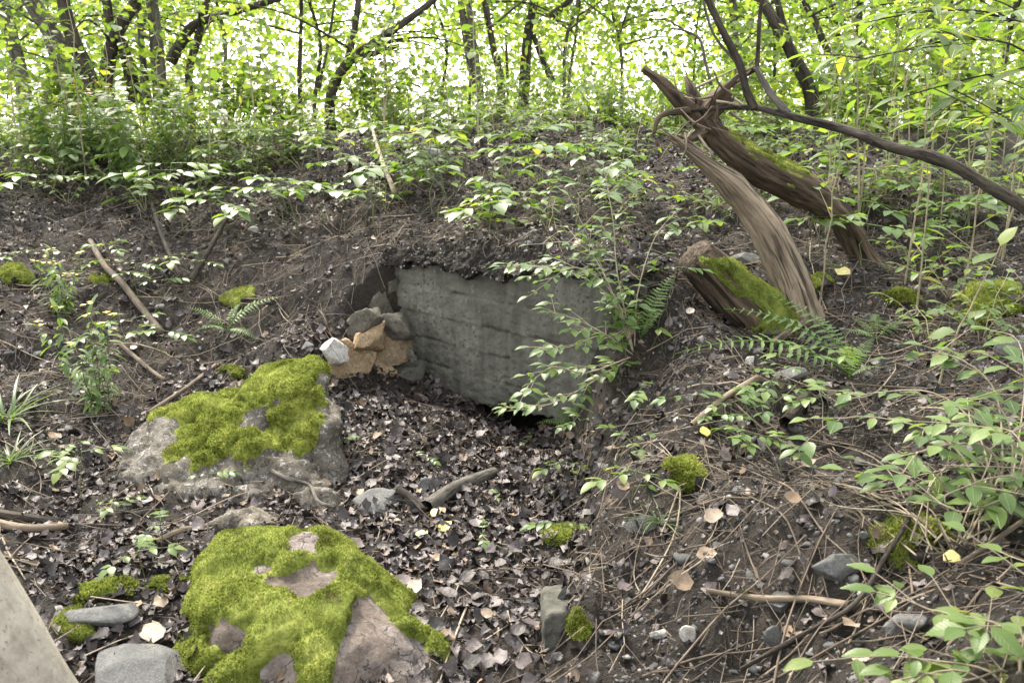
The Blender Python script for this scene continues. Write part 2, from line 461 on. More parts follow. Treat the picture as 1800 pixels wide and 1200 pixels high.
def frames(pos, yaw, pitch, roll, scale):
    """rotation matrices: leaf along +Y turned by roll about Y, pitch about X, yaw about Z"""
    n = len(pos)
    cy, sy, cp, sp, cr, sr = np.cos(yaw), np.sin(yaw), np.cos(pitch), np.sin(pitch), np.cos(roll), np.sin(roll)
    Rz = np.zeros((n, 3, 3)); Rz[:, 0, 0] = cy; Rz[:, 0, 1] = -sy; Rz[:, 1, 0] = sy; Rz[:, 1, 1] = cy; Rz[:, 2, 2] = 1
    Rx = np.zeros((n, 3, 3)); Rx[:, 0, 0] = 1; Rx[:, 1, 1] = cp; Rx[:, 1, 2] = -sp; Rx[:, 2, 1] = sp; Rx[:, 2, 2] = cp
    Ry = np.zeros((n, 3, 3)); Ry[:, 1, 1] = 1; Ry[:, 0, 0] = cr; Ry[:, 0, 2] = sr; Ry[:, 2, 0] = -sr; Ry[:, 2, 2] = cr
    A = Rz @ Rx @ Ry * np.asarray(scale).reshape(-1, 1, 1)
    return np.concatenate([A, np.asarray(pos)[:, :, None]], axis=2)
def basis_mtx(d, n, pos, s):
    """matrix with +Y along d and +Z near n"""
    d = Vector(d).normalized(); n = Vector(n)
    x = d.cross(n)
    if x.length < 1e-4: x = d.cross(Vector((1, 0, 0.3)))
    x.normalize(); z = x.cross(d)
    m = Matrix(((x[0] * s, d[0] * s, z[0] * s, pos[0]), (x[1] * s, d[1] * s, z[1] * s, pos[1]), (x[2] * s, d[2] * s, z[2] * s, pos[2]), (0, 0, 0, 1)))
    return m

# ------------------------------------------------------------------ TERRAIN
FLOOR = [(0, 1200, 2.0), (400, 1200, 2.02), (800, 1200, 2.03), (940, 1200, 2.03), (0, 1000, 2.52), (300, 1000, 2.55), (600, 1000, 2.58), (900, 1000, 2.6),
         (0, 900, 2.9), (300, 900, 3.0), (600, 900, 3.03), (950, 900, 3.03), (700, 800, 3.58), (980, 800, 3.55), (640, 700, 4.25), (735, 648, 4.72), (850, 712, 4.3), (990, 760, 3.92), (800, 730, 4.1), (610, 684, 4.36), (680, 676, 4.46)]
LEFT = [(0, 700, 3.9), (0, 800, 3.3), (0, 600, 4.4), (0, 500, 5.0), (0, 400, 5.8), (0, 320, 6.7), (200, 780, 3.5), (200, 680, 4.1), (200, 600, 4.6), (200, 520, 5.0), (200, 440, 5.5), (200, 350, 6.4), (200, 280, 7.3),
        (400, 640, 4.35), (400, 560, 4.8), (400, 450, 5.3), (400, 350, 6.3), (400, 270, 7.4), (560, 600, 4.5), (590, 540, 4.7), (600, 480, 4.95), (600, 400, 5.5), (560, 320, 6.3), (560, 262, 7.1), (-300, 800, 3.2), (-300, 400, 5.6), (-300, 300, 7)]
TOP = [(700, 440, 4.95), (800, 435, 4.75), (900, 440, 4.45), (1000, 450, 4.2), (700, 390, 5.4), (900, 385, 5.05), (700, 320, 6.1), (900, 320, 5.8), (720, 268, 7.0), (900, 248, 7.0), (760, 236, 7.9), (900, 222, 8.1), (600, 246, 7.9), (300, 254, 8.2), (0, 270, 8.3), (1100, 228, 8.0),
       (1100, 350, 5.4), (1100, 430, 4.5), (1100, 280, 6.6)]
RIGHT = [(1135, 510, 3.75), (1060, 620, 3.83), (1150, 600, 3.65), (1200, 540, 3.95), (1350, 560, 4.0), (1420, 500, 4.3), (1520, 468, 4.7), (1250, 420, 4.8), (1800, 500, 4.0), (1800, 400, 4.9), (1800, 620, 3.3), (1800, 750, 2.65), (1800, 1000, 1.8), (1800, 1200, 1.3), (1075, 740, 3.3), (1100, 850, 2.72),
         (1600, 600, 3.7), (1600, 800, 2.75), (1450, 1020, 2.0), (1450, 800, 2.72), (1450, 650, 3.45), (1200, 1000, 2.17), (1200, 800, 2.75), (1200, 690, 3.2), (1030, 1000, 2.42), (1050, 880, 2.78), (1060, 780, 3.15), (1060, 700, 3.5), (1040, 1200, 1.95), (1040, 1075, 2.14), (1100, 1068, 2.2), (1300, 1200, 1.85), (1100, 1100, 2.15),
         (1400, 300, 6.3), (1600, 350, 5.5), (1700, 270, 7.0), (1250, 235, 8), (1500, 240, 8), (1800, 300, 6.6), (1800, 250, 8)]
def pts(lst): return np.array([tuple(P(*p)) for p in lst])
class TPS:
    def __init__(s, pt, lam=0.002):
        s.c = pt[:, :2]; n = len(pt)
        K = s.k(np.linalg.norm(s.c[:, None] - s.c[None], axis=2)) + lam * np.eye(n)
        Q = np.hstack([np.ones((n, 1)), s.c])
        A = np.block([[K, Q], [Q.T, np.zeros((3, 3))]])
        s.w = np.linalg.solve(A, np.concatenate([pt[:, 2], np.zeros(3)]))
    def k(s, r): return r * r * np.log(r + 1e-9)
    def __call__(s, x, y):
        x = np.asarray(x, float); y = np.asarray(y, float)
        sh = x.shape; x = x.ravel(); y = y.ravel()
        o = s.w[-3] + s.w[-2] * x + s.w[-1] * y
        for i, c in enumerate(s.c): o = o + s.w[i] * s.k(np.hypot(x - c[0], y - c[1]))
        return o.reshape(sh)
tpsA = TPS(pts(FLOOR + LEFT + TOP[8:]))
CORNER = [(700, 478, 4.78), (655, 500, 4.7), (615, 545, 4.55)]
tpsB = TPS(pts(LEFT + TOP + RIGHT + CORNER))
tpsC = TPS(pts(RIGHT + [(1012, 756, 3.95), (1032, 650, 3.93), (1062, 590, 3.84), (1132, 522, 3.7), (1000, 740, 4.0)]))
WC = np.array([-0.60, 4.80]); WD = np.array([0.75, -0.66]); WD = WD / np.linalg.norm(WD); WN = np.array([-WD[1], WD[0]])  # wall corner, direction, normal (away from camera)
def wpt(t, s): return WC + WD * t + WN * s
BND = [(-1.9, 3.6), (-1.35, 4.42), (-1.02, 4.66), tuple(wpt(-0.02, 0.12)), tuple(wpt(1.12, 0.1)), tuple(wpt(1.14, -0.07)), (0.31, 3.6), (0.30, 3.2), (0.235, 2.8), (0.15, 2.45), (0.09, 2.0), (0.06, 1.6), (0.05, 0.0), (-3.5, 0.0), (-3.5, 3.0)]
BP = np.array(BND)
def signed(x, y):
    """distance to the edge of the pit, negative inside it"""
    inside = np.zeros(x.shape, bool); d = np.full(x.shape, 1e9)
    n = len(BP)
    for i in range(n):
        a, b = BP[i], BP[(i + 1) % n]
        cond = (a[1] > y) != (b[1] > y)
        xi = (b[0] - a[0]) * (y - a[1]) / (b[1] - a[1] + 1e-12) + a[0]
        inside ^= cond & (x < xi)
        if i < 11:
            ab = b - a
            t = np.clip(((x - a[0]) * ab[0] + (y - a[1]) * ab[1]) / (ab @ ab), 0, 1)
            d = np.minimum(d, np.hypot(x - a[0] - t * ab[0], y - a[1] - t * ab[1]))
    return np.where(inside, -d, d)
def terrain(x, y):
    xc = np.clip(x, -4.6, 3.4); yc = np.clip(y, 1.0, 8.6)
    A = tpsA(xc, yc); B = tpsB(xc, yc)
    t = (x - WC[0]) * WD[0] + (y - WC[1]) * WD[1]; s = (x - WC[0]) * WN[0] + (y - WC[1]) * WN[1]
    fr = (1 - sstep(0.04, 0.10, s)) * sstep(1.75, 1.5, t) * sstep(-0.9, -0.2, s) * sstep(0.65, 0.85, t)
    C = tpsC(xc, yc)
    B = B * (1 - fr) + C * fr
    A = A - 0.25 * np.exp(-((t - 0.86) / 0.36) ** 2 - ((s - 0.1) / 0.26) ** 2)
    sg = signed(x, y)
    wall_near = sstep(0.5, 0.2, np.abs(s - 0.1)) * (t > -0.3) * (t < 1.3)
    wid = 0.13 * (1 - wall_near) + 0.03 * wall_near
    sgn = sg + 0.05 * vnoise(x * 5, y * 5, 0, 3) * (1 - wall_near)
    mk = sstep(-wid * 0.4, wid, sgn)
    H = A * (1 - mk) + B * mk
    on_top = sstep(-0.25, 0.0, t) * sstep(1.75, 1.5, t) * sstep(0.07, 0.12, s) * sstep(0.75, 0.2, s)
    H = np.maximum(H, H * (1 - on_top) + on_top * (0.745 + 0.05 * t + 0.03 * vnoise(x * 7, y * 7, 0, 51)))
    far = np.maximum(y - 8.3, 0)
    H = H - np.minimum(0.22 * far, 1.0 + 0.012 * far) * sstep(0, 2, far) - 0.0 * x
    pit = sstep(0.0, -0.3, sg)
    amp = 1 - 0.4 * pit
    fine = sstep(12, 8, y)
    H = H + 0.045 * fbm(x * 2.2, y * 2.2, 0, 11, 3) * amp * sstep(0, 0.3, np.abs(sg) + 0.1)
    H = H + fine * amp * (0.026 * fbm(x * 8, y * 8, 0, 21, 3) + 0.02 * np.abs(fbm(x * 18, y * 18, 0, 31, 2)) + 0.011 * vnoise(x * 38, y * 38, 0, 33))
    return H
def axis(lo, hi, step, mn, mx):
    a = list(np.arange(lo, hi, step))
    s, v, left = step, lo, []
    while v > mn:
        s *= 1.22; v -= s; left.append(v)
    s, v, right = step, a[-1], []
    while v < mx:
        s *= 1.22; v += s; right.append(v)
    return np.array(left[::-1] + a + right)
XS = axis(-4.6, 3.6, 0.02, -400, 400); YS = axis(0.9, 8.8, 0.02, -60, 900)
GX, GY = np.meshgrid(XS, YS)
GZ = terrain(GX, GY)
def H(x, y):
    x = np.asarray(x, float); y = np.asarray(y, float)
    i = np.clip(np.searchsorted(XS, x) - 1, 0, len(XS) - 2); j = np.clip(np.searchsorted(YS, y) - 1, 0, len(YS) - 2)
    fx = np.clip((x - XS[i]) / (XS[i + 1] - XS[i]), 0, 1); fy = np.clip((y - YS[j]) / (YS[j + 1] - YS[j]), 0, 1)
    return (GZ[j, i] * (1 - fx) + GZ[j, i + 1] * fx) * (1 - fy) + (GZ[j + 1, i] * (1 - fx) + GZ[j + 1, i + 1] * fx) * fy
def Hn(x, y, e=0.06):
    return Vector((float(H(x - e, y) - H(x + e, y)), float(H(x, y - e) - H(x, y + e)), 2 * e)).normalized()
def ground_at(u, v, far=14.0):
    """first ground point along the rays, arrays"""
    dx, dy, dz = ray(np.atleast_1d(u), np.atleast_1d(v))
    ys = np.concatenate([np.arange(1.0, 9, 0.02), np.arange(9, far, 0.1)])
    hit = np.full(dx.shape, np.nan)
    for y in ys:
        t = y / dy
        z = EYE + dz * t
        g = H(dx * t, np.full(dx.shape, y))
        new = np.isnan(hit) & (z <= g)
        hit[new] = y
    hit = np.where(np.isnan(hit), 8.0, hit)
    t = hit / dy
    x = dx * t
    return np.stack([x, hit, H(x, hit)], axis=-1)
def G(u, v): return Vector(ground_at(u, v)[0])
def pix(p):
    """photo pixel of a point"""
    x, y, z = p[0], p[1], p[2] - EYE
    d = y * CP - z * SP
    return 900 + 1500 * x / d, 600 - 1500 * (y * SP + z * CP) / d, d

nx, ny = len(XS), len(YS)
V = np.stack([GX.ravel(), GY.ravel(), GZ.ravel()], 1)
idx = np.arange(nx * ny).reshape(ny, nx)
Fq = np.stack([idx[:-1, :-1].ravel(), idx[:-1, 1:].ravel(), idx[1:, 1:].ravel(), idx[1:, :-1].ravel()], 1)
fc = V[Fq].mean(axis=1)
ft = (fc[:, 0] - WC[0]) * WD[0] + (fc[:, 1] - WC[1]) * WD[1]; fs = (fc[:, 0] - WC[0]) * WN[0] + (fc[:, 1] - WC[1]) * WN[1]
hole = (ft > 0.42) & (ft < 1.2) & (fs > 0.045) & (fs < 0.2) & (fc[:, 2] < 0.42)
Fq = Fq[~hole]
ground = obj('ground', mesh_np('ground', V, Fq, M['soil'], True), kind='structure')
# dark burrow that runs in under the concrete
NB = 14
bv = []
for j, dep in enumerate((0.03, 0.2, 0.42, 0.6)):
    for i in range(NB):
        a = 2 * math.pi * i / NB
        t_ = 0.80 + 0.46 * math.cos(a) * (1 - 0.2 * (j == 3)); z_ = 0.06 + 0.26 * math.sin(a) * (1 - 0.25 * (j == 3))
        q = wpt(t_, dep); bv.append((q[0], q[1], z_ + random.uniform(-.02, .02)))
q = wpt(0.8, 0.66); bv.append((q[0], q[1], 0.05))
bf4 = [(j * NB + i, j * NB + (i + 1) % NB, (j + 1) * NB + (i + 1) % NB, (j + 1) * NB + i) for j in range(3) for i in range(NB)]
bf3 = [(3 * NB + i, 3 * NB + (i + 1) % NB, 4 * NB) for i in range(NB)]
obj('ground_hollow', mesh_np('ground_hollow', np.array(bv), [np.array(bf4), np.array(bf3)], M['soil'], True), kind='structure')

# ------------------------------------------------------------------ rocks
def ico(sub):
    bm = bmesh.new(); bmesh.ops.create_icosphere(bm, subdivisions=sub, radius=1.0)
    V = np.array([v.co[:] for v in bm.verts]); F = np.array([[v.index for v in f.verts] for f in bm.faces])
    bm.free(); return V, F
ICO = {k: ico(k) for k in (1, 2, 3, 4)}
def rock_vf(sub, seed, scale=(1, 1, 1), cuts=9, rough=0.06):
    rg = np.random.default_rng(seed)
    V, F = ICO[sub]; V = V.copy()
    for i in range(cuts):
        n = rg.normal(size=3); n /= np.linalg.norm(n)
        d = rg.uniform(0.38, 0.75)
        k = V @ n - d
        V = V - np.where(k > 0, k * 1.0, 0)[:, None] * n
    V = V * (1 + rough * fbm(V[:, 0] * 3, V[:, 1] * 3, V[:, 2] * 3, seed, 3))[:, None]
    return V * np.array(scale), F
def hull_remesh(name, groups, voxel, mat, amp=0.02, freq=5, seed=1, smooth_it=2, crease=.3):
    """union of convex hulls (lists of world points), remeshed and roughened"""
    bm = bmesh.new()
    for g in groups:
        vs = [bm.verts.new(p) for p in g]
        r = bmesh.ops.convex_hull(bm, input=vs)
        bmesh.ops.delete(bm, geom=[e for e in r['geom_interior'] if isinstance(e, bmesh.types.BMVert)], context='VERTS')
    bmesh.ops.recalc_face_normals(bm, faces=bm.faces)
    me0 = bpy.data.meshes.new('t'); bm.to_mesh(me0); bm.free()
    o = bpy.data.objects.new('t', me0); COL.objects.link(o)
    md = o.modifiers.new('r', 'REMESH'); md.mode = 'VOXEL'; md.voxel_size = voxel
    dg = bpy.context.evaluated_depsgraph_get()
    me = bpy.data.meshes.new_from_object(o.evaluated_get(dg))
    bpy.data.objects.remove(o)
    bm = bmesh.new(); bm.from_mesh(me)
    for _ in range(smooth_it): bmesh.ops.smooth_vert(bm, verts=bm.verts, factor=0.5, use_axis_x=True, use_axis_y=True, use_axis_z=True)
    bm.normal_update()
    V = np.array([v.co[:] for v in bm.verts]); N = np.array([v.normal[:] for v in bm.verts])
    d = amp * fbm(V[:, 0] * freq, V[:, 1] * freq, V[:, 2] * freq * 1.6, seed, 5) - amp * crease * (1 - np.abs(fbm(V[:, 0] * freq * 2, V[:, 1] * freq * 2, V[:, 2] * freq * 3.2, seed + 5, 3))) ** 3 + amp * .5 * crease
    V = V + N * d[:, None]
    for v, c in zip(bm.verts, V): v.co = c
    bm.normal_update(); bm.to_mesh(me); bm.free()
    me.name = name
    me.materials.clear(); me.materials.append(mat)
    me.polygons.foreach_set('use_smooth', np.ones(len(me.polygons), bool))
    return me
def frond_tpl():
    tp = []
    for k in range(3):
        b = 0.25 * (k - 1)
        V = np.array([(-0.16, 0, 0), (0.16, 0, 0), (0.2, 0.1 + b, 0.55), (-0.2, 0.1 + b, 0.55), (0, 0.3 + b, 1.0)])
        F = np.array([(0, 1, 2), (0, 2, 3), (3, 2, 4)])
        tp.append((V, F))
    return tp
FROND = frond_tpl()
def moss_on(name, parent, me, maskf, n, lift=0.018, flen=0.014, seed=0, amp=0.5):
    """cushion shell over the faces where maskf(points, normals) > 0 plus thousands of small fronds: one part of parent"""
    rg = np.random.default_rng(seed)
    nv = len(me.vertices)
    V = np.zeros(nv * 3); me.vertices.foreach_get('co', V); V = V.reshape(-1, 3)
    N = np.zeros(nv * 3); me.vertices.foreach_get('normal', N); N = N.reshape(-1, 3)
    me.calc_loop_triangles()
    T = np.zeros(len(me.loop_triangles) * 3, np.int32); me.loop_triangles.foreach_get('vertices', T); T = T.reshape(-1, 3)
    mv = maskf(V, N)
    keep = (mv[T] > 0).any(axis=1)
    T = T[keep]
    thick = lift * np.clip(mv * 5, -0.6, 1) * (1 + 1.3 * amp * fbm(V[:, 0] * 11, V[:, 1] * 11, V[:, 2] * 11, seed + 3, 3))
    S = V + N * thick[:, None]
    area = np.linalg.norm(np.cross(S[T[:, 1]] - S[T[:, 0]], S[T[:, 2]] - S[T[:, 0]]), axis=1)
    pick = rg.choice(len(T), n, p=area / area.sum())
    b = rg.dirichlet((1, 1, 1), n)
    pos = (S[T[pick]] * b[:, :, None]).sum(axis=1); nor = (N[T[pick]] * b[:, :, None]).sum(axis=1)
    mvp = (mv[T[pick]] * b).sum(axis=1)
    ok = mvp > rg.random(n) ** 2 * 0.22 - 0.01
    pos, nor = pos[ok], nor[ok]
    up = nor + rg.normal(0, 0.45, nor.shape) + np.array([0, 0, 0.25]); up /= np.linalg.norm(up, axis=1)[:, None]
    tn = np.cross(up, rg.normal(size=up.shape)); tn /= np.linalg.norm(tn, axis=1)[:, None]
    bt = np.cross(up, tn)
    sc_ = flen * rg.uniform(0.5, 1.25, len(pos)) * (1 + 0.5 * fbm(pos[:, 0] * 9, pos[:, 1] * 9, pos[:, 2] * 9, seed + 40, 2))
    mats = np.stack([tn * sc_[:, None], bt * sc_[:, None], up * sc_[:, None], pos - up * sc_[:, None] * 0.15], axis=2)
    FV, FF = join_tpl(FROND, mats, rg.integers(0, 3, len(pos)))
    used = np.unique(T); remap = np.full(nv, -1); remap[used] = np.arange(len(used))
    SV, ST = S[used], remap[T]
    o = obj(name, mesh_np(name, np.vstack([SV, FV]), [ST, FF + len(SV)], M['moss'], True), parent, kind='stuff')
    return o

# the two mossy boulders ------------------------------------------------------
fb = [P(340, 1000, 2.4), P(336, 1050, 2.32), P(330, 1120, 2.2), P(318, 1230, 2.02), P(400, 950, 2.52), P(500, 930, 2.55), P(570, 945, 2.5), P(640, 1012, 2.4), P(600, 1090, 2.12), P(470, 1060, 2.15), P(400, 1100, 2.1)]
fb2 = [P(570, 950, 2.5), P(640, 1012, 2.42), P(720, 1072, 2.32), P(788, 1128, 2.22), P(818, 1170, 2.14), P(620, 1085, 2.12), P(700, 1100, 2.14), P(800, 1230, 2.02), P(640, 1260, 1.9), P(480, 1260, 1.88), P(340, 1260, 1.92), P(470, 1080, 2.12)]
def low(ps, dy, z): return [Vector((p[0], p[1] + dy, z)) for p in ps]
fb += low([P(340, 1000, 2.4), P(500, 930, 2.6)], 0.25, -0.12) + low([P(340, 1200, 2.0)], 0, -0.12)
fb2 += low([P(818, 1170, 2.14), P(570, 950, 2.5)], 0.25, -0.12) + low([P(800, 1230, 2.0), P(480, 1260, 1.88), P(340, 1260, 1.9)], 0, -0.12)
me = hull_remesh('front_boulder', [fb, fb2], 0.014, M['boulder_front'], 0.03, 5, 44, 3, .2)
front = obj('boulder', me)
tag(front, 'low boulder under a thick bright green moss cushion with bare brown face, nearest the camera', 'boulder', 'mossy boulders')
HOLES_F = [(515, 1018, 58, 24), (395, 1120, 40, 24), (490, 1185, 28, 34), (535, 958, 16, 12)]
def holes(V, hs):
    d = np.full(len(V), 9.0)
    u, v, _ = pix((V[:, 0], V[:, 1], V[:, 2]))
    for (a, b, ra, rb) in hs: d = np.minimum(d, (np.hypot((u - a) / ra, (v - b) / rb) - 1) * min(ra, rb) / 40)
    return d
def vlim(V, us, vs, seed, amp):
    u, v, _ = pix((V[:, 0], V[:, 1], V[:, 2]))
    n = fbm(V[:, 0] * 7, V[:, 1] * 7, V[:, 2] * 7, seed, 4)
    return (np.interp(u, us, vs) + amp * n - v) / 60
def mask_front(V, N):
    nz = 0.3 * fbm(V[:, 0] * 12, V[:, 1] * 12, V[:, 2] * 12, 8, 4)
    return np.minimum(np.minimum(N[:, 2] + 0.45 + nz, holes(V, HOLES_F) * 0.7 + nz * 1.3), vlim(V, [300, 565, 598, 622, 700, 760, 830], [1400, 1300, 1150, 1048, 1092, 1148, 1198], 201, 26))
moss_on('moss', front, me, mask_front, 75000, 0.022, 0.0085, 1)

bb1 = [P(432, 672, 3.72), P(470, 646, 3.8), P(540, 646, 3.8), P(566, 662, 3.72), P(590, 722, 3.6), P(604, 800, 3.44), P(598, 856, 3.24), P(440, 700, 3.5), P(560, 700, 3.5), P(460, 800, 3.3), P(540, 820, 3.3)]
bb1 += low([P(480, 650, 3.9), P(570, 665, 3.8)], 0.25, 0.0) + low([P(600, 850, 3.4), P(470, 860, 3.3)], 0.0, -0.03)
bb2 = [P(216, 782, 3.5), P(262, 750, 3.55), P(330, 717, 3.6), P(412, 694, 3.68), P(500, 690, 3.6), P(204, 815, 3.34), P(222, 855, 3.14), P(330, 884, 3.04), P(450, 880, 3.06), P(560, 862, 3.14), P(300, 780, 3.3), P(430, 770, 3.28)]
bb2 += low([P(240, 760, 3.6), P(430, 680, 3.75)], 0.3, 0.0) + low([P(230, 860, 3.25), P(440, 880, 3.2), P(560, 860, 3.3)], 0, -0.06)
me = hull_remesh('back_boulder', [bb1, bb2], 0.017, M['boulder_back'], 0.045, 5, 9, 2, .6)
back = obj('boulder', me)
tag(back, 'big two-humped mossy boulder with grey speckled sides left of the pit', 'boulder', 'mossy boulders')
HOLES_B = [(458, 735, 26, 18), (255, 770, 40, 26), (575, 690, 14, 26)]
def mask_back(V, N):
    nz = 0.32 * fbm(V[:, 0] * 11, V[:, 1] * 11, V[:, 2] * 11, 18, 4)
    return np.minimum(np.minimum(N[:, 2] + 0.75 + nz, holes(V, HOLES_B) * 0.6 + nz * 1.2), vlim(V, [200, 240, 290, 430, 520, 560, 585, 620], [745, 775, 800, 818, 800, 765, 650, 600], 202, 28))
moss_on('moss', back, me, mask_back, 62000, 0.022, 0.0105, 2)

def rock(name, label, u, v, wpx, hpx, mat, seed, y=None, cat='stone', group=None, sub=4, flat=1.0, rot=0.0, sink=0.35, rough=0.07, cuts=9, parent=None, tilt=None):
    p = G(u, v + hpx * 0.25) if y is None else P(u, v, y)
    d = pix(p)[2]
    sx, sz = wpx / 1500 * d / 2, hpx / 1500 * d / 2
    V, F = rock_vf(sub, seed, (sx * 1.12, sx * 0.8 * flat, sz * 1.12), cuts, rough)
    me = mesh_np(name, V, F, mat, False)
    o = obj(name, me, parent)
    z = p[2] + (sz * (1 - 2 * sink) if y is None else 0)
    o.location = (p[0], p[1], z)
    o.rotation_euler = tilt or (random.uniform(-.15, .15), random.uniform(-.15, .15), rot)
    if parent is None: tag(o, label, cat, group)
    return o
rock('broken_rock', 'knobbly grey concrete lump lying against the foot of the big mossy boulder', 445, 892, 130, 70, M['boulder_back'], 31, cat='rock', sink=0.62, rough=0.16, cuts=5)
rock('broken_rock', 'grey crumbly rock wedged under the right end of the big mossy boulder', 560, 872, 90, 66, M['boulder_back'], 32, cat='rock', sink=0.62, rough=0.16, cuts=5)
rock('stone', 'rounded grey-green stone half sunk in leaf litter behind the broken stick', 748, 852, 76, 50, M['slate'], 33, cat='stone', sink=0.62, rough=0.1)
rock('flat_stone', 'low flat grey-green stone beside the rounded one in the leaf litter', 672, 872, 90, 40, M['slate'], 34, cat='stone', sink=0.62, rough=0.1)
rock('flat_stone', 'dark flat slate with a straight lower edge, largest on the right bank', 1460, 1016, 108, 62, M['slate'], 35, cat='stone', flat=0.6, cuts=12, sink=0.2, rough=0.03)
rock('flat_stone', 'wide flat grey slab at the bottom left of the mossy front boulder', 235, 1190, 210, 60, M['slate'], 36, cat='stone', flat=0.9, sink=0.3, rough=0.04)
rock('flat_stone', 'thin pale slab between two patches of moss near the pale trunk', 175, 1082, 130, 40, M['slate'], 37, cat='stone', flat=0.8, rough=0.04)
rock('stone', 'dark grey stone behind leaves at the right edge beside the big moss cushion', 1785, 610, 70, 50, M['slate'], 38, cat='stone')
rock('stone', 'flat dark stone under the low leafy branch at the bottom right', 1590, 1095, 90, 50, M['slate'], 39, cat='stone', flat=0.7)
rock('stone', 'grey pointed stone in the lower right bank below the bare brown root', 1362, 1138, 42, 56, M['slate'], 40, cat='stone')
rock('stone', 'dark flat stone half buried right of the small moss tuft', 1372, 1060, 64, 34, M['slate'], 41)
rock('flat_stone', 'large grey slate leaning beside the grass clump at the pit edge', 1128, 930, 54, 46, M['slate'], 42, cat='stone', flat=0.4)
rock('stone', 'bluish wedge-shaped stone at the edge of the leaf-filled pit', 955, 930, 36, 24, M['slate'], 43)
rock('stone', 'blue-grey sliver of stone standing on top of the old post', 988, 1055, 22, 44, M['slate'], 44, flat=0.5)
rock('stone', 'white stone in dark soil left of the pale chip, low on the right bank', 1157, 1115, 32, 24, M['quartz'], 45)
rock('stone', 'white pointed chip standing in the soil low on the right bank', 1206, 1125, 28, 40, M['quartz'], 46)
rock('stone', 'bright white pebble on the right bank below the fern', 1320, 640, 26, 22, M['quartz'], 47)
rock('stone', 'round white pebble above the bare brown root', 1334, 1028, 18, 16, M['quartz'], 48)
rock('stone', 'pale flat stone high on the bare soil bank at left', 450, 405, 24, 16, M['pebble'], 49)
rock('flat_stone', 'flat grey slate lying left of the ferns on the left bank', 98, 480, 40, 18, M['slate'], 50)
rock('flat_stone', 'grey slab catching light at the soil lip above the mossy ledge', 760, 272, 60, 20, M['slate'], 51)
rock('flat_stone', 'grey flat slate under the fern tip at the foot of the bare snag', 1360, 590, 70, 22, M['slate'], 52, flat=0.5)
rock('flat_stone', 'thin grey slate lying above the long pale stick on the right bank', 1390, 662, 60, 22, M['slate'], 53)
rock('stone', 'rounded grey stone under the leaning snags', 1310, 455, 60, 34, M['slate'], 54)

# ------------------------------------------------------------------ concrete wall
T0, T1, ZT = -0.14, 1.6, 0.73
nt_, nh_ = 200, 84
tt = np.linspace(T0, T1, nt_); hh = np.linspace(0, 1, nh_)
TT, HH = np.meshgrid(tt, hh)
bot = 0.0 + 0.055 * np.exp(-((tt - 0.90) / 0.32) ** 4) + 0.025 * fbm(tt * 9, 0 * tt, 0, 61, 3) + 0.015 * fbm(tt * 30, 0 * tt, 0, 62, 2)
top = ZT + 0.012 * fbm(tt * 5, 0 * tt, 0, 63, 3) + 0.05 * tt
ZZ = bot[None] * (1 - HH) + top[None] * HH
board = 0.145
zb = (ZZ + 0.003 * np.sin(TT * 2.2) - 0.02) / board
step_ = (_h(np.floor(zb), np.zeros_like(zb), np.zeros_like(zb), 5) - 0.5) * 0.026
seam = np.exp(-((zb - np.round(zb)) / 0.045) ** 2)
n_a = fbm(TT * 5, ZZ * 5, 0, 64, 4); n_b = fbm(TT * 26, ZZ * 40, 0, 65, 3); n_c = vnoise(TT * 38, ZZ * 55, 0, 66)
rag = sstep(-0.1, 0.6, n_a)
S = step_ + 0.006 * n_a + 0.004 * n_b + 0.013 * seam * (0.15 + 1.2 * rag) * (n_b > -0.35) + 0.03 * sstep(0.4, 0.85, n_c) * rag * (0.3 + seam)
X = WC[0] + WD[0] * TT + WN[0] * S; Y = WC[1] + WD[1] * TT + WN[1] * S
Vf = np.stack([X.ravel(), Y.ravel(), ZZ.ravel()], 1)
ii = np.arange(nt_ * nh_).reshape(nh_, nt_)
Ff = np.stack([ii[:-1, :-1].ravel(), ii[:-1, 1:].ravel(), ii[1:, 1:].ravel(), ii[1:, :-1].ravel()], 1)
bk = []
for k in range(nt_):
    q = wpt(tt[k], 0.2); bk += [(q[0], q[1], bot[k]), (q[0], q[1], top[k])]
nb = len(Vf); Vw = np.vstack([Vf, bk]); F2 = []
for k in range(nt_ - 1):
    a0, a1, b0, b1 = nb + 2 * k, nb + 2 * k + 1, nb + 2 * k + 2, nb + 2 * k + 3
    F2 += [(a0, a1, b1, b0), (ii[-1, k], ii[-1, k + 1], b1, a1), (ii[0, k + 1], ii[0, k], a0, b0)]
wall = obj('concrete_wall', mesh_np('concrete_wall', Vw, [Ff, np.array(F2)], M['concrete'], True))
tag(wall, 'grey-green board-marked concrete wall of a collapsed dugout, half hidden by leaves', 'wall')

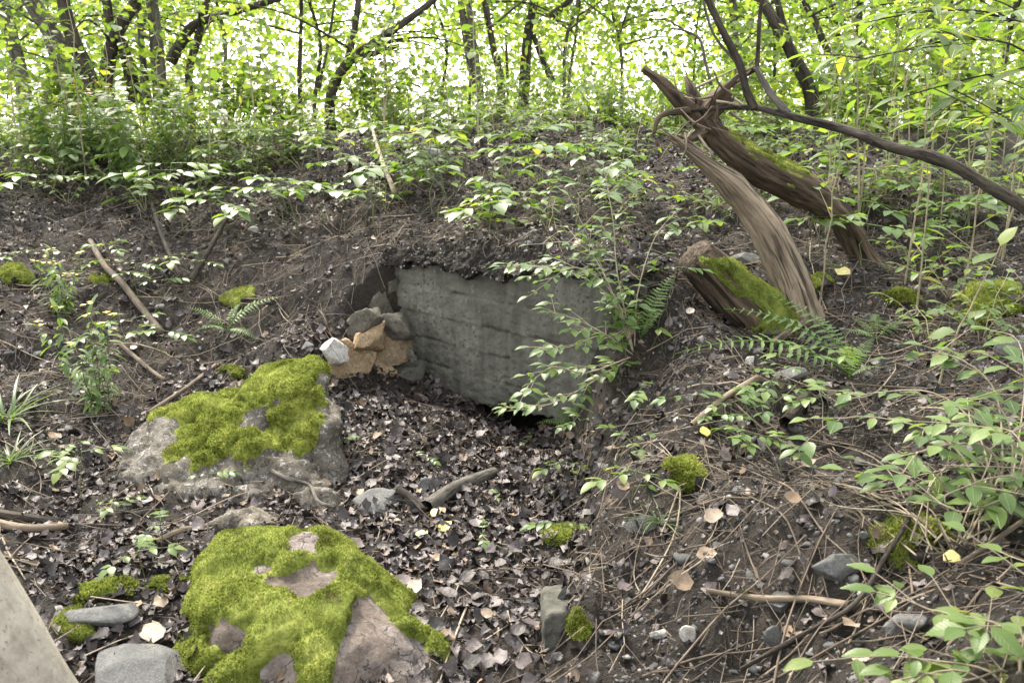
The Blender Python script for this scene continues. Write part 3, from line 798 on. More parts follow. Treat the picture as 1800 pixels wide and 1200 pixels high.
# rubble return wall at the corner
rw = empty('rubble_wall', P(650, 672, 4.55))
tag(rw, 'short rubble wall of grey and ochre stones left of the concrete wall', 'wall')
bpt = rw.location
def rw_part(name, me, loc, rot):
    o = obj(name, me, rw); o.location = Vector(loc) - bpt; o.rotation_euler = rot
    return o
pA, pB = P(590, 670, 4.45), P(728, 650, 4.74)
dirv = (pB - pA).normalized(); nrm = Vector((dirv.y, -dirv.x, 0)).normalized()
def quadbox(a, b, z0, z1, th, inset, seed):
    V = []; n = 18; F = []
    for i in range(n):
        for j in range(10):
            t = i / (n - 1); z = z0 + (z1 * (.5 + .5 * t) - z0) * j / 9
            q = a.lerp(b, t) - nrm * (inset + 0.05 * float(fbm(t * 6, z * 10, 0, seed, 4))) - nrm * max(0, z - 0.1) * 0.25
            V.append((q.x - bpt.x, q.y - bpt.y, z - bpt.z))
    for i in range(n - 1):
        for j in range(9): F.append((i * 10 + j, (i + 1) * 10 + j, (i + 1) * 10 + j + 1, i * 10 + j + 1))
    k = len(V)
    for v in list(V): V.append((v[0] - nrm.x * th, v[1] - nrm.y * th, v[2]))
    F += [(f[3] + k, f[2] + k, f[1] + k, f[0] + k) for f in F]
    return np.array(V), np.array(F)
Vq, Fq2 = quadbox(pA + dirv * 0.12, pB + dirv * 0.14, -0.1, 0.76, 0.16, 0.03, 5)
obj('mortar', mesh_np('mortar', Vq, Fq2, M['rubble'], True), rw)
RUB = [(618, 642, 92, 84, 'ochre'), (668, 652, 50, 46, 'ochre'), (694, 664, 90, 44, 'concrete'), (650, 598, 110, 42, 'ochre'), (692, 612, 86, 58, 'ochre'), (648, 562, 66, 44, 'rubble'), (700, 570, 56, 44, 'rubble'),
       (612, 676, 60, 20, 'rubble'), (715, 632, 40, 40, 'concrete')]
for k, (u, v, wp, hp, mt) in enumerate(RUB):
    t = np.clip((u - 590) / 138.0, -0.1, 1.05)
    y = (pA.y + (pB.y - pA.y) * t) - 0.06
    p = P(u, v, y)
    V_, F_ = rock_vf(4, 300 + k, (wp / 1500 * 4.7 / 2 * 1.4, 0.1, hp / 1500 * 4.7 / 2 * 1.55), 12, 0.12)
    rw_part('stone', mesh_np('stone', V_, F_, M[mt], False), p, (random.uniform(-.1, .1), random.uniform(-.15, .15) - 0.2, math.atan2(dirv.y, dirv.x)))
rock('rock', 'white quartz rock with sharp edges on top of the rubble wall beside the mossy boulder', 588, 612, 66, 56, M['quartz'], 71, y=4.3, cat='rock', cuts=14)
rock('stone', 'small grey-blue stone left of the white quartz rock', 540, 606, 26, 18, M['slate'], 72, y=4.32)

# old concrete edge at the near end of the trench
stub_pts = [(0.078, 2.08, -.2), (0.084, 2.08, .19), (0.10, 2.09, .21), (0.145, 2.11, .20), (0.165, 2.09, -.2), (0.10, 2.36, .13), (0.20, 2.36, .12), (0.10, 2.45, -.1), (0.2, 2.45, -.1)]
kerb = obj('concrete_stub', hull_remesh('concrete_stub', [[Vector(q) for q in stub_pts]], 0.009, M['concrete'], 0.012, 14, 77, 1))
tag(kerb, 'remnant of grey concrete edging rising from the trench at bottom centre', 'wall')
# soil that slumps over the top edge of the wall
NL, NS = 420, 30
lt = np.linspace(-0.2, 1.58, NL); ls_ = np.linspace(0, 1, NS)
LT, LS = np.meshgrid(lt, ls_)
hang = np.clip(0.05 + 0.022 * fbm(LT * 2.3 + 3.3, 0 * LT, 0, 181, 3) + 0.016 * vnoise(LT * 17, 0 * LT, 0, 183) + 0.008 * vnoise(LT * 60, 0 * LT, 0, 184), 0.01, 0.12)
ztop = 0.80 + 0.05 * LT
ang_ = LS * 2.3
dep = 0.30 * (1 - LS) - (0.035 + 0.3 * hang) * np.sin(np.clip(ang_ - .9, 0, 2))
zz_ = ztop + 0.045 * np.sin(np.clip(LS * 3.3, 0, 3.14)) - hang * LS ** 3 - 0.03
rn = 0.022 * fbm(LT * 13, LS * 4, 0, 82, 4) + 0.012 * np.abs(vnoise(LT * 46, LS * 14, 0, 83)) + 0.006 * vnoise(LT * 110, LS * 34, 0, 84)
LX = WC[0] + WD[0] * LT + WN[0] * (dep - rn); LY = WC[1] + WD[1] * LT + WN[1] * (dep - rn)
LV = np.stack([LX.ravel(), LY.ravel(), (zz_ + rn).ravel()], 1)
li_ = np.arange(NL * NS).reshape(NS, NL)
lo_ = LV[li_[-1]] + np.append(WN * 0.12, 0.0) + np.array([0, 0, -0.004])
LF = np.stack([li_[:-1, :-1].ravel(), li_[1:, :-1].ravel(), li_[1:, 1:].ravel(), li_[:-1, 1:].ravel()], 1)
k0 = len(LV)
LF = np.vstack([LF, [(li_[-1, k], k0 + k, k0 + k + 1, li_[-1, k + 1]) for k in range(NL - 1)]])
obj('ground_lip', mesh_np('ground_lip', np.vstack([LV, lo_]), LF, M['soil'], True), kind='structure')

# ------------------------------------------------------------------ moss cushions
def cushion(label, u, v, wpx, hpx, seed, y=None, n=4500, flat=0.55, dep=0.8):
    p = G(u, v) if y is None else P(u, v, y)
    d = pix(p)[2]
    sx, sz = wpx / 1500 * d / 2, hpx / 1500 * d / 2
    V, F = ICO[4]; V = V * (1 + 0.38 * fbm(V[:, 0] * 1.9, V[:, 1] * 1.9, V[:, 2] * 1.9, seed, 4))[:, None]
    V = V * np.array([sx * 1.1, max(sx * dep, sz * 1.25), min(sz * .42, sx * .32)])
    me = mesh_np('moss_cushion', V * 0.9, F, M['soil'], True)
    root = obj('moss_cushion', me); root.location = p
    nr = Hn(p[0], p[1]) if y is None else Vector((0, -0.2, 1))
    root.rotation_euler = Vector((0, 0, 1)).rotation_difference(nr).to_euler()
    tag(root, label, 'moss', 'moss cushions')
    moss_on('frond_layer', root, me, lambda V, N: 0.5 - 0.4 * np.hypot(V[:, 0] / sx, V[:, 1] / max(sx * dep, sz)) + 0.45 * fbm(V[:, 0] * 18, V[:, 1] * 18, 0, seed, 3), n, 0.006, min(0.012, 0.2 * sx + 0.004), seed)
    return root
cushion('small round ball of dark green moss beside the leaning stick on the left bank', 182, 497, 40, 34, 101)
cushion('moss clump under the ledge on the far left ridge top', 665, 266, 70, 30, 102)
cushion('little moss knob at the upper left of the big mossy boulder', 406, 655, 36, 30, 103)
cushion('large yellow-green moss hummock at the right edge', 1755, 530, 140, 100, 104, n=9000)
cushion('moss tuft above the grass clump on the right bank', 1203, 835, 60, 60, 105)
cushion('sloping moss strip at the pit edge below the grass clump', 985, 945, 56, 70, 106)
cushion('hanging bright moss on the concrete stub', 1022, 1112, 60, 70, 107)
cushion('moss patch behind the pale trunk beside the thin slab', 184, 1042, 90, 40, 108)
cushion('low moss patch in front of the thin slab near the pale trunk', 152, 1105, 90, 36, 109)
cushion('dark moss spread on the steep right bank under bare twigs', 1600, 960, 140, 60, 110, n=6000)
cushion('moss tuft between the bare snag and the yellow fallen leaf', 1430, 503, 60, 32, 111)
cushion('moss at the foot of the bare leaning snag', 1385, 545, 50, 50, 112)
cushion('tiny moss dot on the bare brown root', 1297, 1044, 24, 22, 113, n=1500)
cushion('moss tongue between the small stones left of the front boulder', 300, 1040, 70, 26, 114)
cushion('dull moss on a hump at the far left edge', 30, 485, 70, 50, 115)
cushion('thin moss on the soil bank above the left fern', 420, 522, 60, 26, 116)
cushion('moss clump right of the grey stone under ferns', 1580, 525, 50, 36, 117)

# ------------------------------------------------------------------ snags and big dead branches
def pxpath(lst, n=8): return smooth_path([tuple(P(*p)) for p in lst], n)
def pr(px, y): return px / 1500.0 * (y * 0.97 + 0.25) / 2
sa = pxpath([(1345, 600, 3.98), (1325, 555, 4.0), (1280, 510, 3.96), (1222, 448, 3.9)], 8)
snag = obj('dead_stump', tube_mesh('dead_stump', M['wood_rot'], sa, 0, 0, 44, 0.13, 3, freq=5.0, radii=[pr(120, 4), pr(96, 4), pr(78, 4), pr(66, 4)]))
tag(snag, 'short broken stump leaning left with bright moss on its upper side', 'stump')
moss_on('moss', snag, snag.data, lambda V, N: np.minimum(N[:, 2] + 0.3 * N[:, 0] - 0.1 + 0.25 * fbm(V[:, 0] * 12, V[:, 1] * 12, V[:, 2] * 12, 5, 2), (pix((V[:, 0], V[:, 1], V[:, 2]))[1] - 452) / 60), 9000, 0.016, 0.011, 6)
sb = pxpath([(1415, 585, 4.02), (1405, 535, 4.05), (1385, 480, 4.1), (1345, 400, 4.15), (1285, 325, 4.15), (1205, 262, 4.1)], 14)
mb = MB()
tube_mb(mb, sb, 0, 0, 44, 0.13, 12, freq=4.0, radii=[pr(80, 4.1), pr(62, 4.1), pr(60, 4.1), pr(56, 4.1), pr(44, 4.1), pr(12, 4.1)])
for k in range(14):
    a = sb[-12 + k * 11 // 14] + np.array([random.uniform(-.02, .02), random.uniform(-.02, .02), random.uniform(-.01, .03)])
    tube_mb(mb, [a, a + np.array([-0.05, 0, 0.04]) * random.uniform(0.8, 1.6), a + np.array([-0.1, random.uniform(-.03, .03), 0.075]) * random.uniform(0.9, 1.7)], 0.016, 0.0015, 5)
bare = obj('dead_snag', mb.mesh('dead_snag', M['wood_bare'], True))
tag(bare, 'pale barkless dead trunk curving up to a splintered tip, left of the mossy snag', 'snag')
sp = pxpath([(1540, 490, 4.68), (1515, 450, 4.7), (1480, 385, 4.62), (1420, 340, 4.5), (1340, 300, 4.4), (1275, 255, 4.35), (1240, 215, 4.32), (1228, 190, 4.3)], 14)
mossy = empty('dead_snag', P(1530, 470, 4.7))
tag(mossy, 'dark rotting dead trunk arching left with moss along its back and a broken root crown', 'snag')
inv = Matrix.Translation(-mossy.location)
mtr = tube_mesh('trunk', M['wood_rot'], sp, 0, 0, 44, 0.17, 22, freq=5.0, radii=[pr(50, 4.7), pr(40, 4.7), pr(42, 4.6), pr(52, 4.5), pr(54, 4.4), pr(40, 4.4), pr(38, 4.3), pr(32, 4.3)])
o = obj('trunk', mtr, mossy, inv)
mo = moss_on('moss', o, mtr, lambda V, N: np.minimum(N[:, 2] - 0.45 + 0.25 * fbm(V[:, 0] * 12, V[:, 1] * 12, V[:, 2] * 12, 5, 2), np.minimum((V[:, 0] - P(1270, 255, 4.35).x) * 4, (P(1420, 340, 4.5).x - V[:, 0]) * 4)), 5000, 0.012, 0.010, 7)
for lst, r0, r1 in [([(1240, 215, 4.32), (1200, 185, 4.28), (1165, 148, 4.25), (1130, 122, 4.22)], 36, 10), ([(1236, 205, 4.32), (1258, 180, 4.3), (1280, 165, 4.3)], 40, 30), ([(1232, 200, 4.3), (1215, 160, 4.35), (1205, 135, 4.4)], 26, 5),
                    ([(1235, 200, 4.3), (1270, 160, 4.2), (1310, 130, 4.15), (1328, 121, 4.12)], 15, 9), ([(1225, 195, 4.3), (1195, 195, 4.2), (1160, 205, 4.15), (1150, 235, 4.15)], 14, 6), ([(1240, 230, 4.3), (1210, 245, 4.25), (1190, 240, 4.2)], 20, 5)]:
    obj('root_stub', tube_mesh('root_stub', M['wood_rot'], pxpath(lst, 6), pr(r0, 4.3), pr(r1, 4.3), 12, 0.22, int(r0)), mossy, inv)
lb = empty('fallen_branch', P(1800, 362, 3.3))
tag(lb, 'long dark fallen branch sloping down to the right from the root crown', 'branch')
inv = Matrix.Translation(-lb.location)
obj('limb', tube_mesh('limb', M['bark_dark'], pxpath([(1850, 400, 3.2), (1800, 364, 3.3), (1720, 318, 3.4), (1650, 280, 3.5), (1565, 259, 3.62), (1500, 232, 3.75), (1400, 207, 3.95), (1330, 190, 4.1), (1260, 190, 4.2), (1195, 197, 4.25)], 8), 0, 0, 16, 0.2, 9, radii=[pr(21, 3.2), pr(20, 3.3), pr(19, 3.5), pr(17, 3.7), pr(14, 3.9), pr(11, 4.1), pr(8, 4.2), pr(4, 4.2)]), lb, inv)
for lst, r0, r1, mt in [([(1325, 190, 4.1), (1312, 160, 4.1), (1300, 115, 4.1), (1270, 55, 4.05), (1240, -10, 4.0), (1225, -50, 4)], 15, 10, 'bark_dark'), ([(1385, 200, 4.0), (1355, 165, 4.05), (1335, 130, 4.1), (1328, 118, 4.1)], 13, 9, 'bark_grey'),
                        ([(1330, 122, 4.1), (1333, 80, 4.1), (1335, 30, 4.1), (1345, -30, 4.1)], 8, 6, 'bark_dark'), ([(1300, 115, 4.1), (1260, 70, 4.1), (1240, 20, 4.1), (1236, -20, 4.1)], 5, 4, 'bark_grey'),
                        ([(1250, 150, 4.2), (1240, 110, 4.2), (1230, 70, 4.2), (1205, 55, 4.2), (1180, 50, 4.2)], 6, 3, 'bark_grey')]:
    obj('twig', tube_mesh('twig', M[mt], pxpath(lst, 6), pr(r0, 4.1), pr(r1, 4.1), 7, 0.1, 4), lb, inv)

rt = random.Random(5)
for k in range(22):
    u0, v0 = rt.uniform(1190, 1290), rt.uniform(150, 250); y0 = rt.uniform(4.1, 4.3)
    du, dv = rt.uniform(-90, 90), rt.uniform(-70, 50)
    obj('root_stub', tube_mesh('root_stub', M[rt.choice(('twig', 'wood_bare', 'twig_pale', 'bark_grey'))], pxpath([(u0, v0, y0), (u0 + du * .5 + rt.uniform(-6, 6), v0 + dv * .5 + rt.uniform(-6, 6), y0 - .08), (u0 + du, v0 + dv, y0 - rt.uniform(0, .2))], 5), pr(rt.uniform(3, 6), 4.2), pr(1.5, 4.2), 6, .15, k), mossy, Matrix.Translation(-mossy.location))
# pale leaning trunk, bottom left
pt_ = empty('leaning_tree', P(205, 1440, 1.5))
tag(pt_, 'smooth pale speckled trunk leaning across the bottom left corner', 'tree')
pth = smooth_path([tuple(P(215, 1480, 1.45)), tuple(P(60, 1215, 1.45)), tuple(P(-75, 985, 1.45)), tuple(P(-300, 640, 1.5)), tuple(P(-560, 200, 1.6)), (-2.35, 1.75, 2.6), (-2.9, 1.9, 4.2)], 8)
obj('trunk', tube_mesh('trunk', M['bark_pale'], pth, 0, 0, 28, 0.05, 5, freq=1.2, radii=[pr(140, 1.45), pr(128, 1.45), pr(118, 1.45), pr(106, 1.5), pr(96, 1.6), .035, .02]), pt_, Matrix.Translation(-pt_.location))


# ------------------------------------------------------------------ leaf shapes (shared meshes)
OVATE = [leaf_tpl(5, 0.27, 0.42, 0.18, 0.22, 0.06, 0.02, s) for s in range(3)]
LANCE = [leaf_tpl(5, 0.15, 0.4, 0.25, 0.3, 0.08, 0.015, s + 10) for s in range(3)]
ROUND = [leaf_tpl(4, 0.42, 0.5, 0.15, 0.22, 0.05, 0.03, s + 20) for s in range(3)]
SMALL = [leaf_tpl(3, 0.40, 0.5, 0.2, 0.25, 0.0, 0.05, s + 30) for s in range(4)]
DEAD = [leaf_tpl(4, 0.2 + .055 * (s % 5), 0.36 + .05 * (s % 3), 0.6 - .35 * (s % 3), -0.5 + .28 * (s % 4), 0.3, 0.16, s + 40) for s in range(10)]
def compound(nl, seed):
    rg = np.random.default_rng(seed)
    pos, yaw, pit, rol, scl = [], [], [], [], []
    for k in range(nl):
        f = 0.35 + 0.5 * k / max(1, nl - 1)
        for sgn in (-1, 1):
            pos.append((0, f, -0.12 * f * f)); yaw.append(sgn * rg.uniform(0.85, 1.25)); pit.append(rg.uniform(-.25, .1)); rol.append(rg.uniform(-.25, .25)); scl.append(rg.uniform(.34, .46) * (0.75 + 0.35 * f))
    pos.append((0, 0.9, -0.1)); yaw.append(rg.uniform(-.15, .15)); pit.append(-0.2); rol.append(rg.uniform(-.2, .2)); scl.append(0.5)
    mats = frames(np.array(pos), np.array(yaw), np.array(pit), np.array(rol), np.array(scl))
    V, F = join_tpl(OVATE, mats, rg.integers(0, 3, len(pos)))
    mb = MB(); mb.add(V, F)
    tv, tf = tube(np.array([(0, s, -0.12 * s * s) for s in np.linspace(0, 0.95, 5)]), 0.012, 0.006, 3, cap=False)
    mb.add(tv, tf)
    V = np.concatenate(mb.V); return V, np.concatenate(mb.Q)
COMP = [compound(2, 1), compound(2, 2), compound(3, 3), compound(2, 4), compound(3, 5)]
def frond(n, seed, wide=.24):
    """unit fern frond: arching rachis with toothed pinnae"""
    rg = np.random.default_rng(seed); mb = MB()
    zc = lambda s: 0.16 * math.sin(s * 2.4) - 0.22 * s * s
    tv, tf = tube(np.array([(0, s, zc(s)) for s in np.linspace(0, 1, 9)]), 0.009, 0.003, 3, cap=False); mb.add(tv, tf)
    T = leaf_tpl(6, 0.105, 0.25, 0.2, 0.25, 0.4, 0.02, seed)
    pos, yaw, pit, rol, scl = [], [], [], [], []
    for k in range(n):
        s = 0.16 + 0.83 * k / n
        L = wide * math.sin(min(1, (s - 0.05) * 2.2) * 1.57) * (1.02 - s) ** 0.75 + 0.012
        for sg in (-1, 1):
            pos.append((0, s, zc(s))); yaw.append(sg * (1.25 + rg.uniform(-.08, .08))); pit.append(rg.uniform(-.2, .12)); rol.append(sg * 0.2 + rg.uniform(-.15, .15)); scl.append(L)
    V, F = join_tpl([T], frames(np.array(pos), np.array(yaw), np.array(pit), np.array(rol), np.array(scl)), np.zeros(len(pos), int))
    mb.add(V, F); return np.concatenate(mb.V), np.concatenate(mb.Q)
def veined(base, kindw):
    m = M[base].copy(); m.name = base + ' veined'
    nt = m.node_tree
    pb = next(n for n in nt.nodes if n.type == 'BSDF_PRINCIPLED')
    tc = nt.nodes.new('ShaderNodeTexCoord'); sx = nt.nodes.new('ShaderNodeSeparateXYZ'); nt.links.new(tc.outputs['Object'], sx.inputs[0])
    ax = math_n(nt, 'ABSOLUTE', sx.outputs[0])
    wv = math_n(nt, 'SINE', math_n(nt, 'MULTIPLY', math_n(nt, 'SUBTRACT', sx.outputs[1], math_n(nt, 'MULTIPLY', ax, 0.9)), 52.0))
    sv = ramp(nt, wv, [(0.86, (0, 0, 0)), (1.0, (0.5, 0.5, 0.5))])
    mr = ramp(nt, ax, [(0.006, (1, 1, 1)), (0.02, (0, 0, 0))])
    vf = math_n(nt, 'MAXIMUM', sv, mr)
    src = pb.inputs['Base Color'].links[0].from_socket
    nt.links.new(mixc(nt, math_n(nt, 'MULTIPLY', vf, 0.4), src, (0.26, 0.3, 0.15)), pb.inputs['Base Color'])
    nt.links.new(bump(nt, vf, 0.5, 0.004), pb.inputs['Normal'])
    return m
M['leaf_cool_v'] = veined('leaf_cool', 0); M['leaf_warm_v'] = veined('leaf_warm', 0)
def mset(name, tpls, mat): return [mesh_np(name, V, F, M[mat], True) for V, F in tpls]
LM = {('ov', 'leaf_cool'): mset('leaf', OVATE, 'leaf_cool_v'), ('ov', 'leaf_warm'): mset('leaf', OVATE, 'leaf_warm_v'), ('rd', 'leaf_warm'): mset('leaf', ROUND, 'leaf_warm_v'), ('rd', 'leaf_cool'): mset('leaf', ROUND, 'leaf_cool_v'),
      ('la', 'leaf_cool'): mset('leaf', LANCE, 'leaf_cool_v'), ('la', 'leaf_warm'): mset('leaf', LANCE, 'leaf_warm_v'), ('co', 'leaf_cool'): mset('leaf', COMP, 'leaf_cool'), ('co', 'leaf_warm'): mset('leaf', COMP, 'leaf_warm'),
      ('rd', 'leaf_canopy'): mset('leaf', ROUND, 'leaf_canopy')}
FR = [mesh_np('frond', *frond(n, s), M['fern'], True) for n, s in ((17, 1), (15, 2), (19, 3))]
FR_SLIM = [mesh_np('frond', *frond(n, s, .16), M['fern'], True) for n, s in ((15, 4), (13, 5), (16, 6))]
TPL = {'ov': OVATE, 'rd': ROUND, 'la': LANCE, 'co': COMP}

# ------------------------------------------------------------------ plant builder
def leafy(root, stems, r0, r1, llen, gap, kind, mat, stem_mat, start=0.25, pairs=True, org=None, side=0.0, seed=0, single=True, tip=True, jit=0.3, pit=-0.12, maxl=280):
    """stems (paths in world space) become 'stem' parts; leaves set along them become 'leaf' parts, or one foliage part"""
    rg = np.random.default_rng(seed); rr = random.Random(seed)
    org = Vector(org if org is not None else (0, 0, 0))
    Ms = []
    allst = list(stems)
    if side:
        for st in list(stems):
            n = len(st)
            for k in range(2, n - 1):
                if rr.random() < side:
                    t = np.array(st[min(n - 1, k + 1)]) - np.array(st[k - 1]); t /= np.linalg.norm(t) + 1e-9
                    a = rr.uniform(0, 6.28); d = t * 0.6 + np.array([math.cos(a), math.sin(a), rr.uniform(-.1, .35)]); d /= np.linalg.norm(d)
                    L = llen * rr.uniform(1.2, 2.6)
                    p0 = np.array(st[k]); allst.append(np.array([p0, p0 + d * L * .5 + np.array([0, 0, .02 * L]), p0 + d * L]))
    for si, st in enumerate(allst):
        st = np.asarray(st, float)
        main = si < len(stems)
        o = obj('stem', tube_mesh('stem', M[stem_mat], st - np.array(org), r0 if main else r0 * .55, r1 if main else r1 * .8, 5, cap=False), root)
        note(root, o)
        seg = np.linalg.norm(np.diff(st, axis=0), axis=1); cum = np.concatenate([[0], np.cumsum(seg)]); L = cum[-1]
        s = L * (start if main else 0.35) + gap * rr.random() * .5; k = 0
        while s < L * 0.97:
            p = np.array([np.interp(s, cum, st[:, i]) for i in range(3)]); q = np.array([np.interp(min(L, s + .01), cum, st[:, i]) for i in range(3)]); q0 = np.array([np.interp(max(0, s - .01), cum, st[:, i]) for i in range(3)])
            t = q - q0; t /= np.linalg.norm(t) + 1e-9
            horiz = np.array([t[0], t[1], 0]); 
            if np.linalg.norm(horiz) < 0.3:
                a = k * 2.4 + rr.uniform(-.4, .4); ax = np.array([math.cos(a), math.sin(a), 0.0]); dirs = [ax, -ax] if pairs else [ax]
            else:
                horiz /= np.linalg.norm(horiz); sdv = np.array([-horiz[1], horiz[0], 0])
                dirs = [horiz * .5 + sdv, horiz * .5 - sdv] if pairs else [horiz * .5 + sdv * (1 if k % 2 else -1)]
            for d in dirs:
                if rr.random() < 0.06: continue
                d = d + np.array([rr.uniform(-jit, jit), rr.uniform(-jit, jit), pit + rr.uniform(-.22, .2)])
                nrm = Vector((rr.uniform(-.3, .3), rr.uniform(-.3, .3), 1))
                Ms.append(basis_mtx(d, nrm, Vector(p) - org + Vector(d).normalized() * llen * .06, llen * rr.uniform(.42, 1.2)))
            s += gap * rr.uniform(.8, 1.25); k += 1
        if tip:
            t = st[-1] - st[-2]; d = np.array([t[0], t[1], t[2] * .4]); d = d / (np.linalg.norm(d) + 1e-9) + np.array([rr.uniform(-.2, .2), rr.uniform(-.2, .2), 0])
            Ms.append(basis_mtx(d, (0, 0, 1), Vector(st[-1]) - org, llen * rr.uniform(.8, 1.1)))
    rr.shuffle(Ms)
    if single:
        for m in Ms[:maxl]:
            o = obj('leaf', rr.choice(LM[(kind, mat)]), root, m); note(root, o)
        Ms = Ms[maxl:]
    if Ms:
        A = np.array([np.array(m)[:3] for m in Ms])
        V, F = join_tpl(TPL[kind], A, rg.integers(0, len(TPL[kind]), len(A)))
        o = obj('foliage', mesh_np('foliage', V, F, M[mat], True), root, kind='stuff'); note(root, o)
    return root
def stem_path(h, lean, az, n=6, droop=0.0, wob=0.02, base=(0, 0, 0), seed=0):
    rr = random.Random(seed)
    out = []
    for k in range(n + 1):
        t = k / n
        r = lean * t ** 1.4
        out.append((base[0] + math.cos(az) * r + rr.uniform(-wob, wob) * t, base[1] + math.sin(az) * r + rr.uniform(-wob, wob) * t, base[2] + h * t - droop * t * t))
    return np.array(out)

# prototypes: built at the origin, moved by the first placing, copied by the rest
def p_seedling(seed, mat):
    rr = random.Random(seed); r = empty('seedling', (0, 0, 0))
    h = rr.uniform(.10, .2)
    st = stem_path(h, rr.uniform(0, .05), rr.uniform(0, 6), 4, seed=seed)
    o = obj('stem', tube_mesh('stem', M['stem_green'], np.vstack([[(0, 0, -.04)], st]), .0024, .0016, 4, cap=False), r); note(r, o)
    n = rr.choice((2, 3, 3, 4))
    for k in range(n):
        a = k * 6.28 / n + rr.uniform(-.5, .5)
        p = st[-1] if k < 3 else st[2]
        m = basis_mtx((math.cos(a), math.sin(a), rr.uniform(-.05, .3)), (0, 0, 1), p, rr.uniform(.10, .16))
        note(r, obj('leaf', rr.choice(LM[('co', mat)]), r, m))
    return r
def p_bush(seed, mat, kind='ov'):
    rr = random.Random(seed); r = empty('leafy_plant', (0, 0, 0))
    sts = []
    for k in range(rr.choice((2, 3, 3))):
        sts.append(stem_path(rr.uniform(.16, .36), rr.uniform(.08, .25), rr.uniform(0, 6.28), 6, droop=.06, seed=seed * 9 + k, base=(0, 0, -.03)))
    return leafy(r, sts, .003, .0014, .062, .055, kind, mat, 'stem_tan', .3, True, seed=seed, side=.25, maxl=60)
def p_sapling(seed, mat, h):
    rr = random.Random(seed); r = empty('sapling', (0, 0, 0))
    sts = [stem_path(h, rr.uniform(.02, .18), rr.uniform(0, 6.28), 8, seed=seed, base=(0, 0, -.05), wob=.03)]
    return leafy(r, sts, .006, .002, .085, .09, 'rd' if seed % 2 else 'ov', mat, 'stem_tan', .35, False, seed=seed, side=.35, jit=.5, maxl=60)
def p_herb(seed, mat, h, flower=None, single=False):
    rr = random.Random(seed); r = empty('wild_herb', (0, 0, 0))
    sts = [stem_path(h * rr.uniform(.7, 1.1), rr.uniform(.03, .2), rr.uniform(0, 6.28), 6, seed=seed * 7 + k, base=(rr.uniform(-.05, .05), rr.uniform(-.05, .05), -.04)) for k in range(rr.choice((3, 4, 5)) + (4 if single else 0))]
    leafy(r, sts, .0032, .0015, .085, .05 if not single else .036, 'la' if seed % 3 or single else 'ov', mat, 'stem_green', .15, True, seed=seed, single=single, pit=-.2, jit=.5, maxl=200)
    if flower:
        T = leaf_tpl(2, .5, .5, .3, .2, 0, 0, 1)
        for st in sts:
            for q in range(3 if flower == 'flower_yellow' else 5):
                p = st[-1 - q // 3] + (np.array([0, 0, .04]) if flower == 'flower_white' else 0) + np.array([rr.uniform(-.03, .03), rr.uniform(-.03, .03), rr.uniform(.0, .03)])
                az = np.array([0, 1.57, 3.14, 4.71]) + rr.random()
                V, F = join_tpl([T], frames(np.zeros((4, 3)), az, np.full(4, .5), np.zeros(4), np.full(4, rr.uniform(.013, .021) if flower == 'flower_yellow' else rr.uniform(.024, .036))), np.zeros(4, int))
                o = obj('flower', mesh_np('flower', V, F, M[flower]), r, Matrix.Translation(Vector(p))); note(r, o)
    return r
def p_fern(seed, n=6, L=.32):
    rr = random.Random(seed); r = empty('fern', (0, 0, 0))
    for k in range(n):
        a = k * 6.28 / n + rr.uniform(-.4, .4)
        m = basis_mtx((math.cos(a), math.sin(a), rr.uniform(.15, .7)), (0, 0, 1), (0, 0, 0), L * rr.uniform(.7, 1.15))
        note(r, obj('frond', rr.choice(FR), r, m))
    return r
def p_grass(seed, n=40, L=.3):
    rg = np.random.default_rng(seed); r = empty('grass_tuft', (0, 0, 0))
    T = [leaf_tpl(5, .022, .25, .3, .75, 0, 0, s) for s in range(3)]
    pos = np.stack([rg.normal(0, .02, n), rg.normal(0, .02, n), np.full(n, -.01)], 1)
    V, F = join_tpl(T, frames(pos, rg.uniform(0, 6.28, n), rg.uniform(.7, 1.3, n), rg.normal(0, .3, n), L * rg.uniform(.5, 1.15, n)), rg.integers(0, 3, n))
    note(r, obj('blades', mesh_np('blades', V, F, M['grass'], True), r, kind='stuff'))
    return r
class Kind:
    def __init__(s, protos): s.p = protos; s.used = [False] * len(protos)
    def put(s, loc, label, cat, group, sc_=1.0, rz=None, which=None):
        i = random.randrange(len(s.p)) if which is None else which
        rz = random.uniform(0, 6.28) if rz is None else rz
        r = s.p[i]
        if not s.used[i]:
            s.used[i] = True
            r.location = loc; r.rotation_euler = (0, 0, rz); r.scale = (sc_,) * 3
            return tag(r, label, cat, group)
        return copy_thing(r, loc, rz, sc_, label, cat, group)
    def rest(s):
        for i, r in enumerate(s.p):
            if not s.used[i]:
                for c in KIDS.get(r.name, []): bpy.data.objects.remove(c)
                bpy.data.objects.remove(r)
K_SEED = Kind([p_seedling(s, 'leaf_cool' if s % 3 else 'leaf_warm') for s in range(1, 8)])
K_BUSH = Kind([p_bush(s, 'leaf_cool' if s % 2 else 'leaf_warm', k) for s, k in ((11, 'ov'), (12, 'ov'), (13, 'rd'), (14, 'la'), (15, 'ov'), (16, 'rd'), (17, 'la'), (18, 'ov'))])
K_SAP = Kind([p_sapling(s, 'leaf_warm', h) for s, h in ((21, .8), (22, 1.1), (23, 1.35), (24, 1.0))])
K_HERB = Kind([p_herb(s, 'leaf_warm', h) for s, h in ((31, .45), (32, .6), (33, .5), (34, .7), (35, .55))])
K_WHITE = Kind([p_herb(s, 'leaf_cool', h, 'flower_white') for s, h in ((41, .6), (42, .7))])
K_YEL = Kind([p_herb(s, 'leaf_cool', h, 'flower_yellow', True) for s, h in ((51, .55), (52, .5))])
K_FERN = Kind([p_fern(s, n, L) for s, n, L in ((61, 6, .3), (62, 5, .34), (63, 7, .28))])
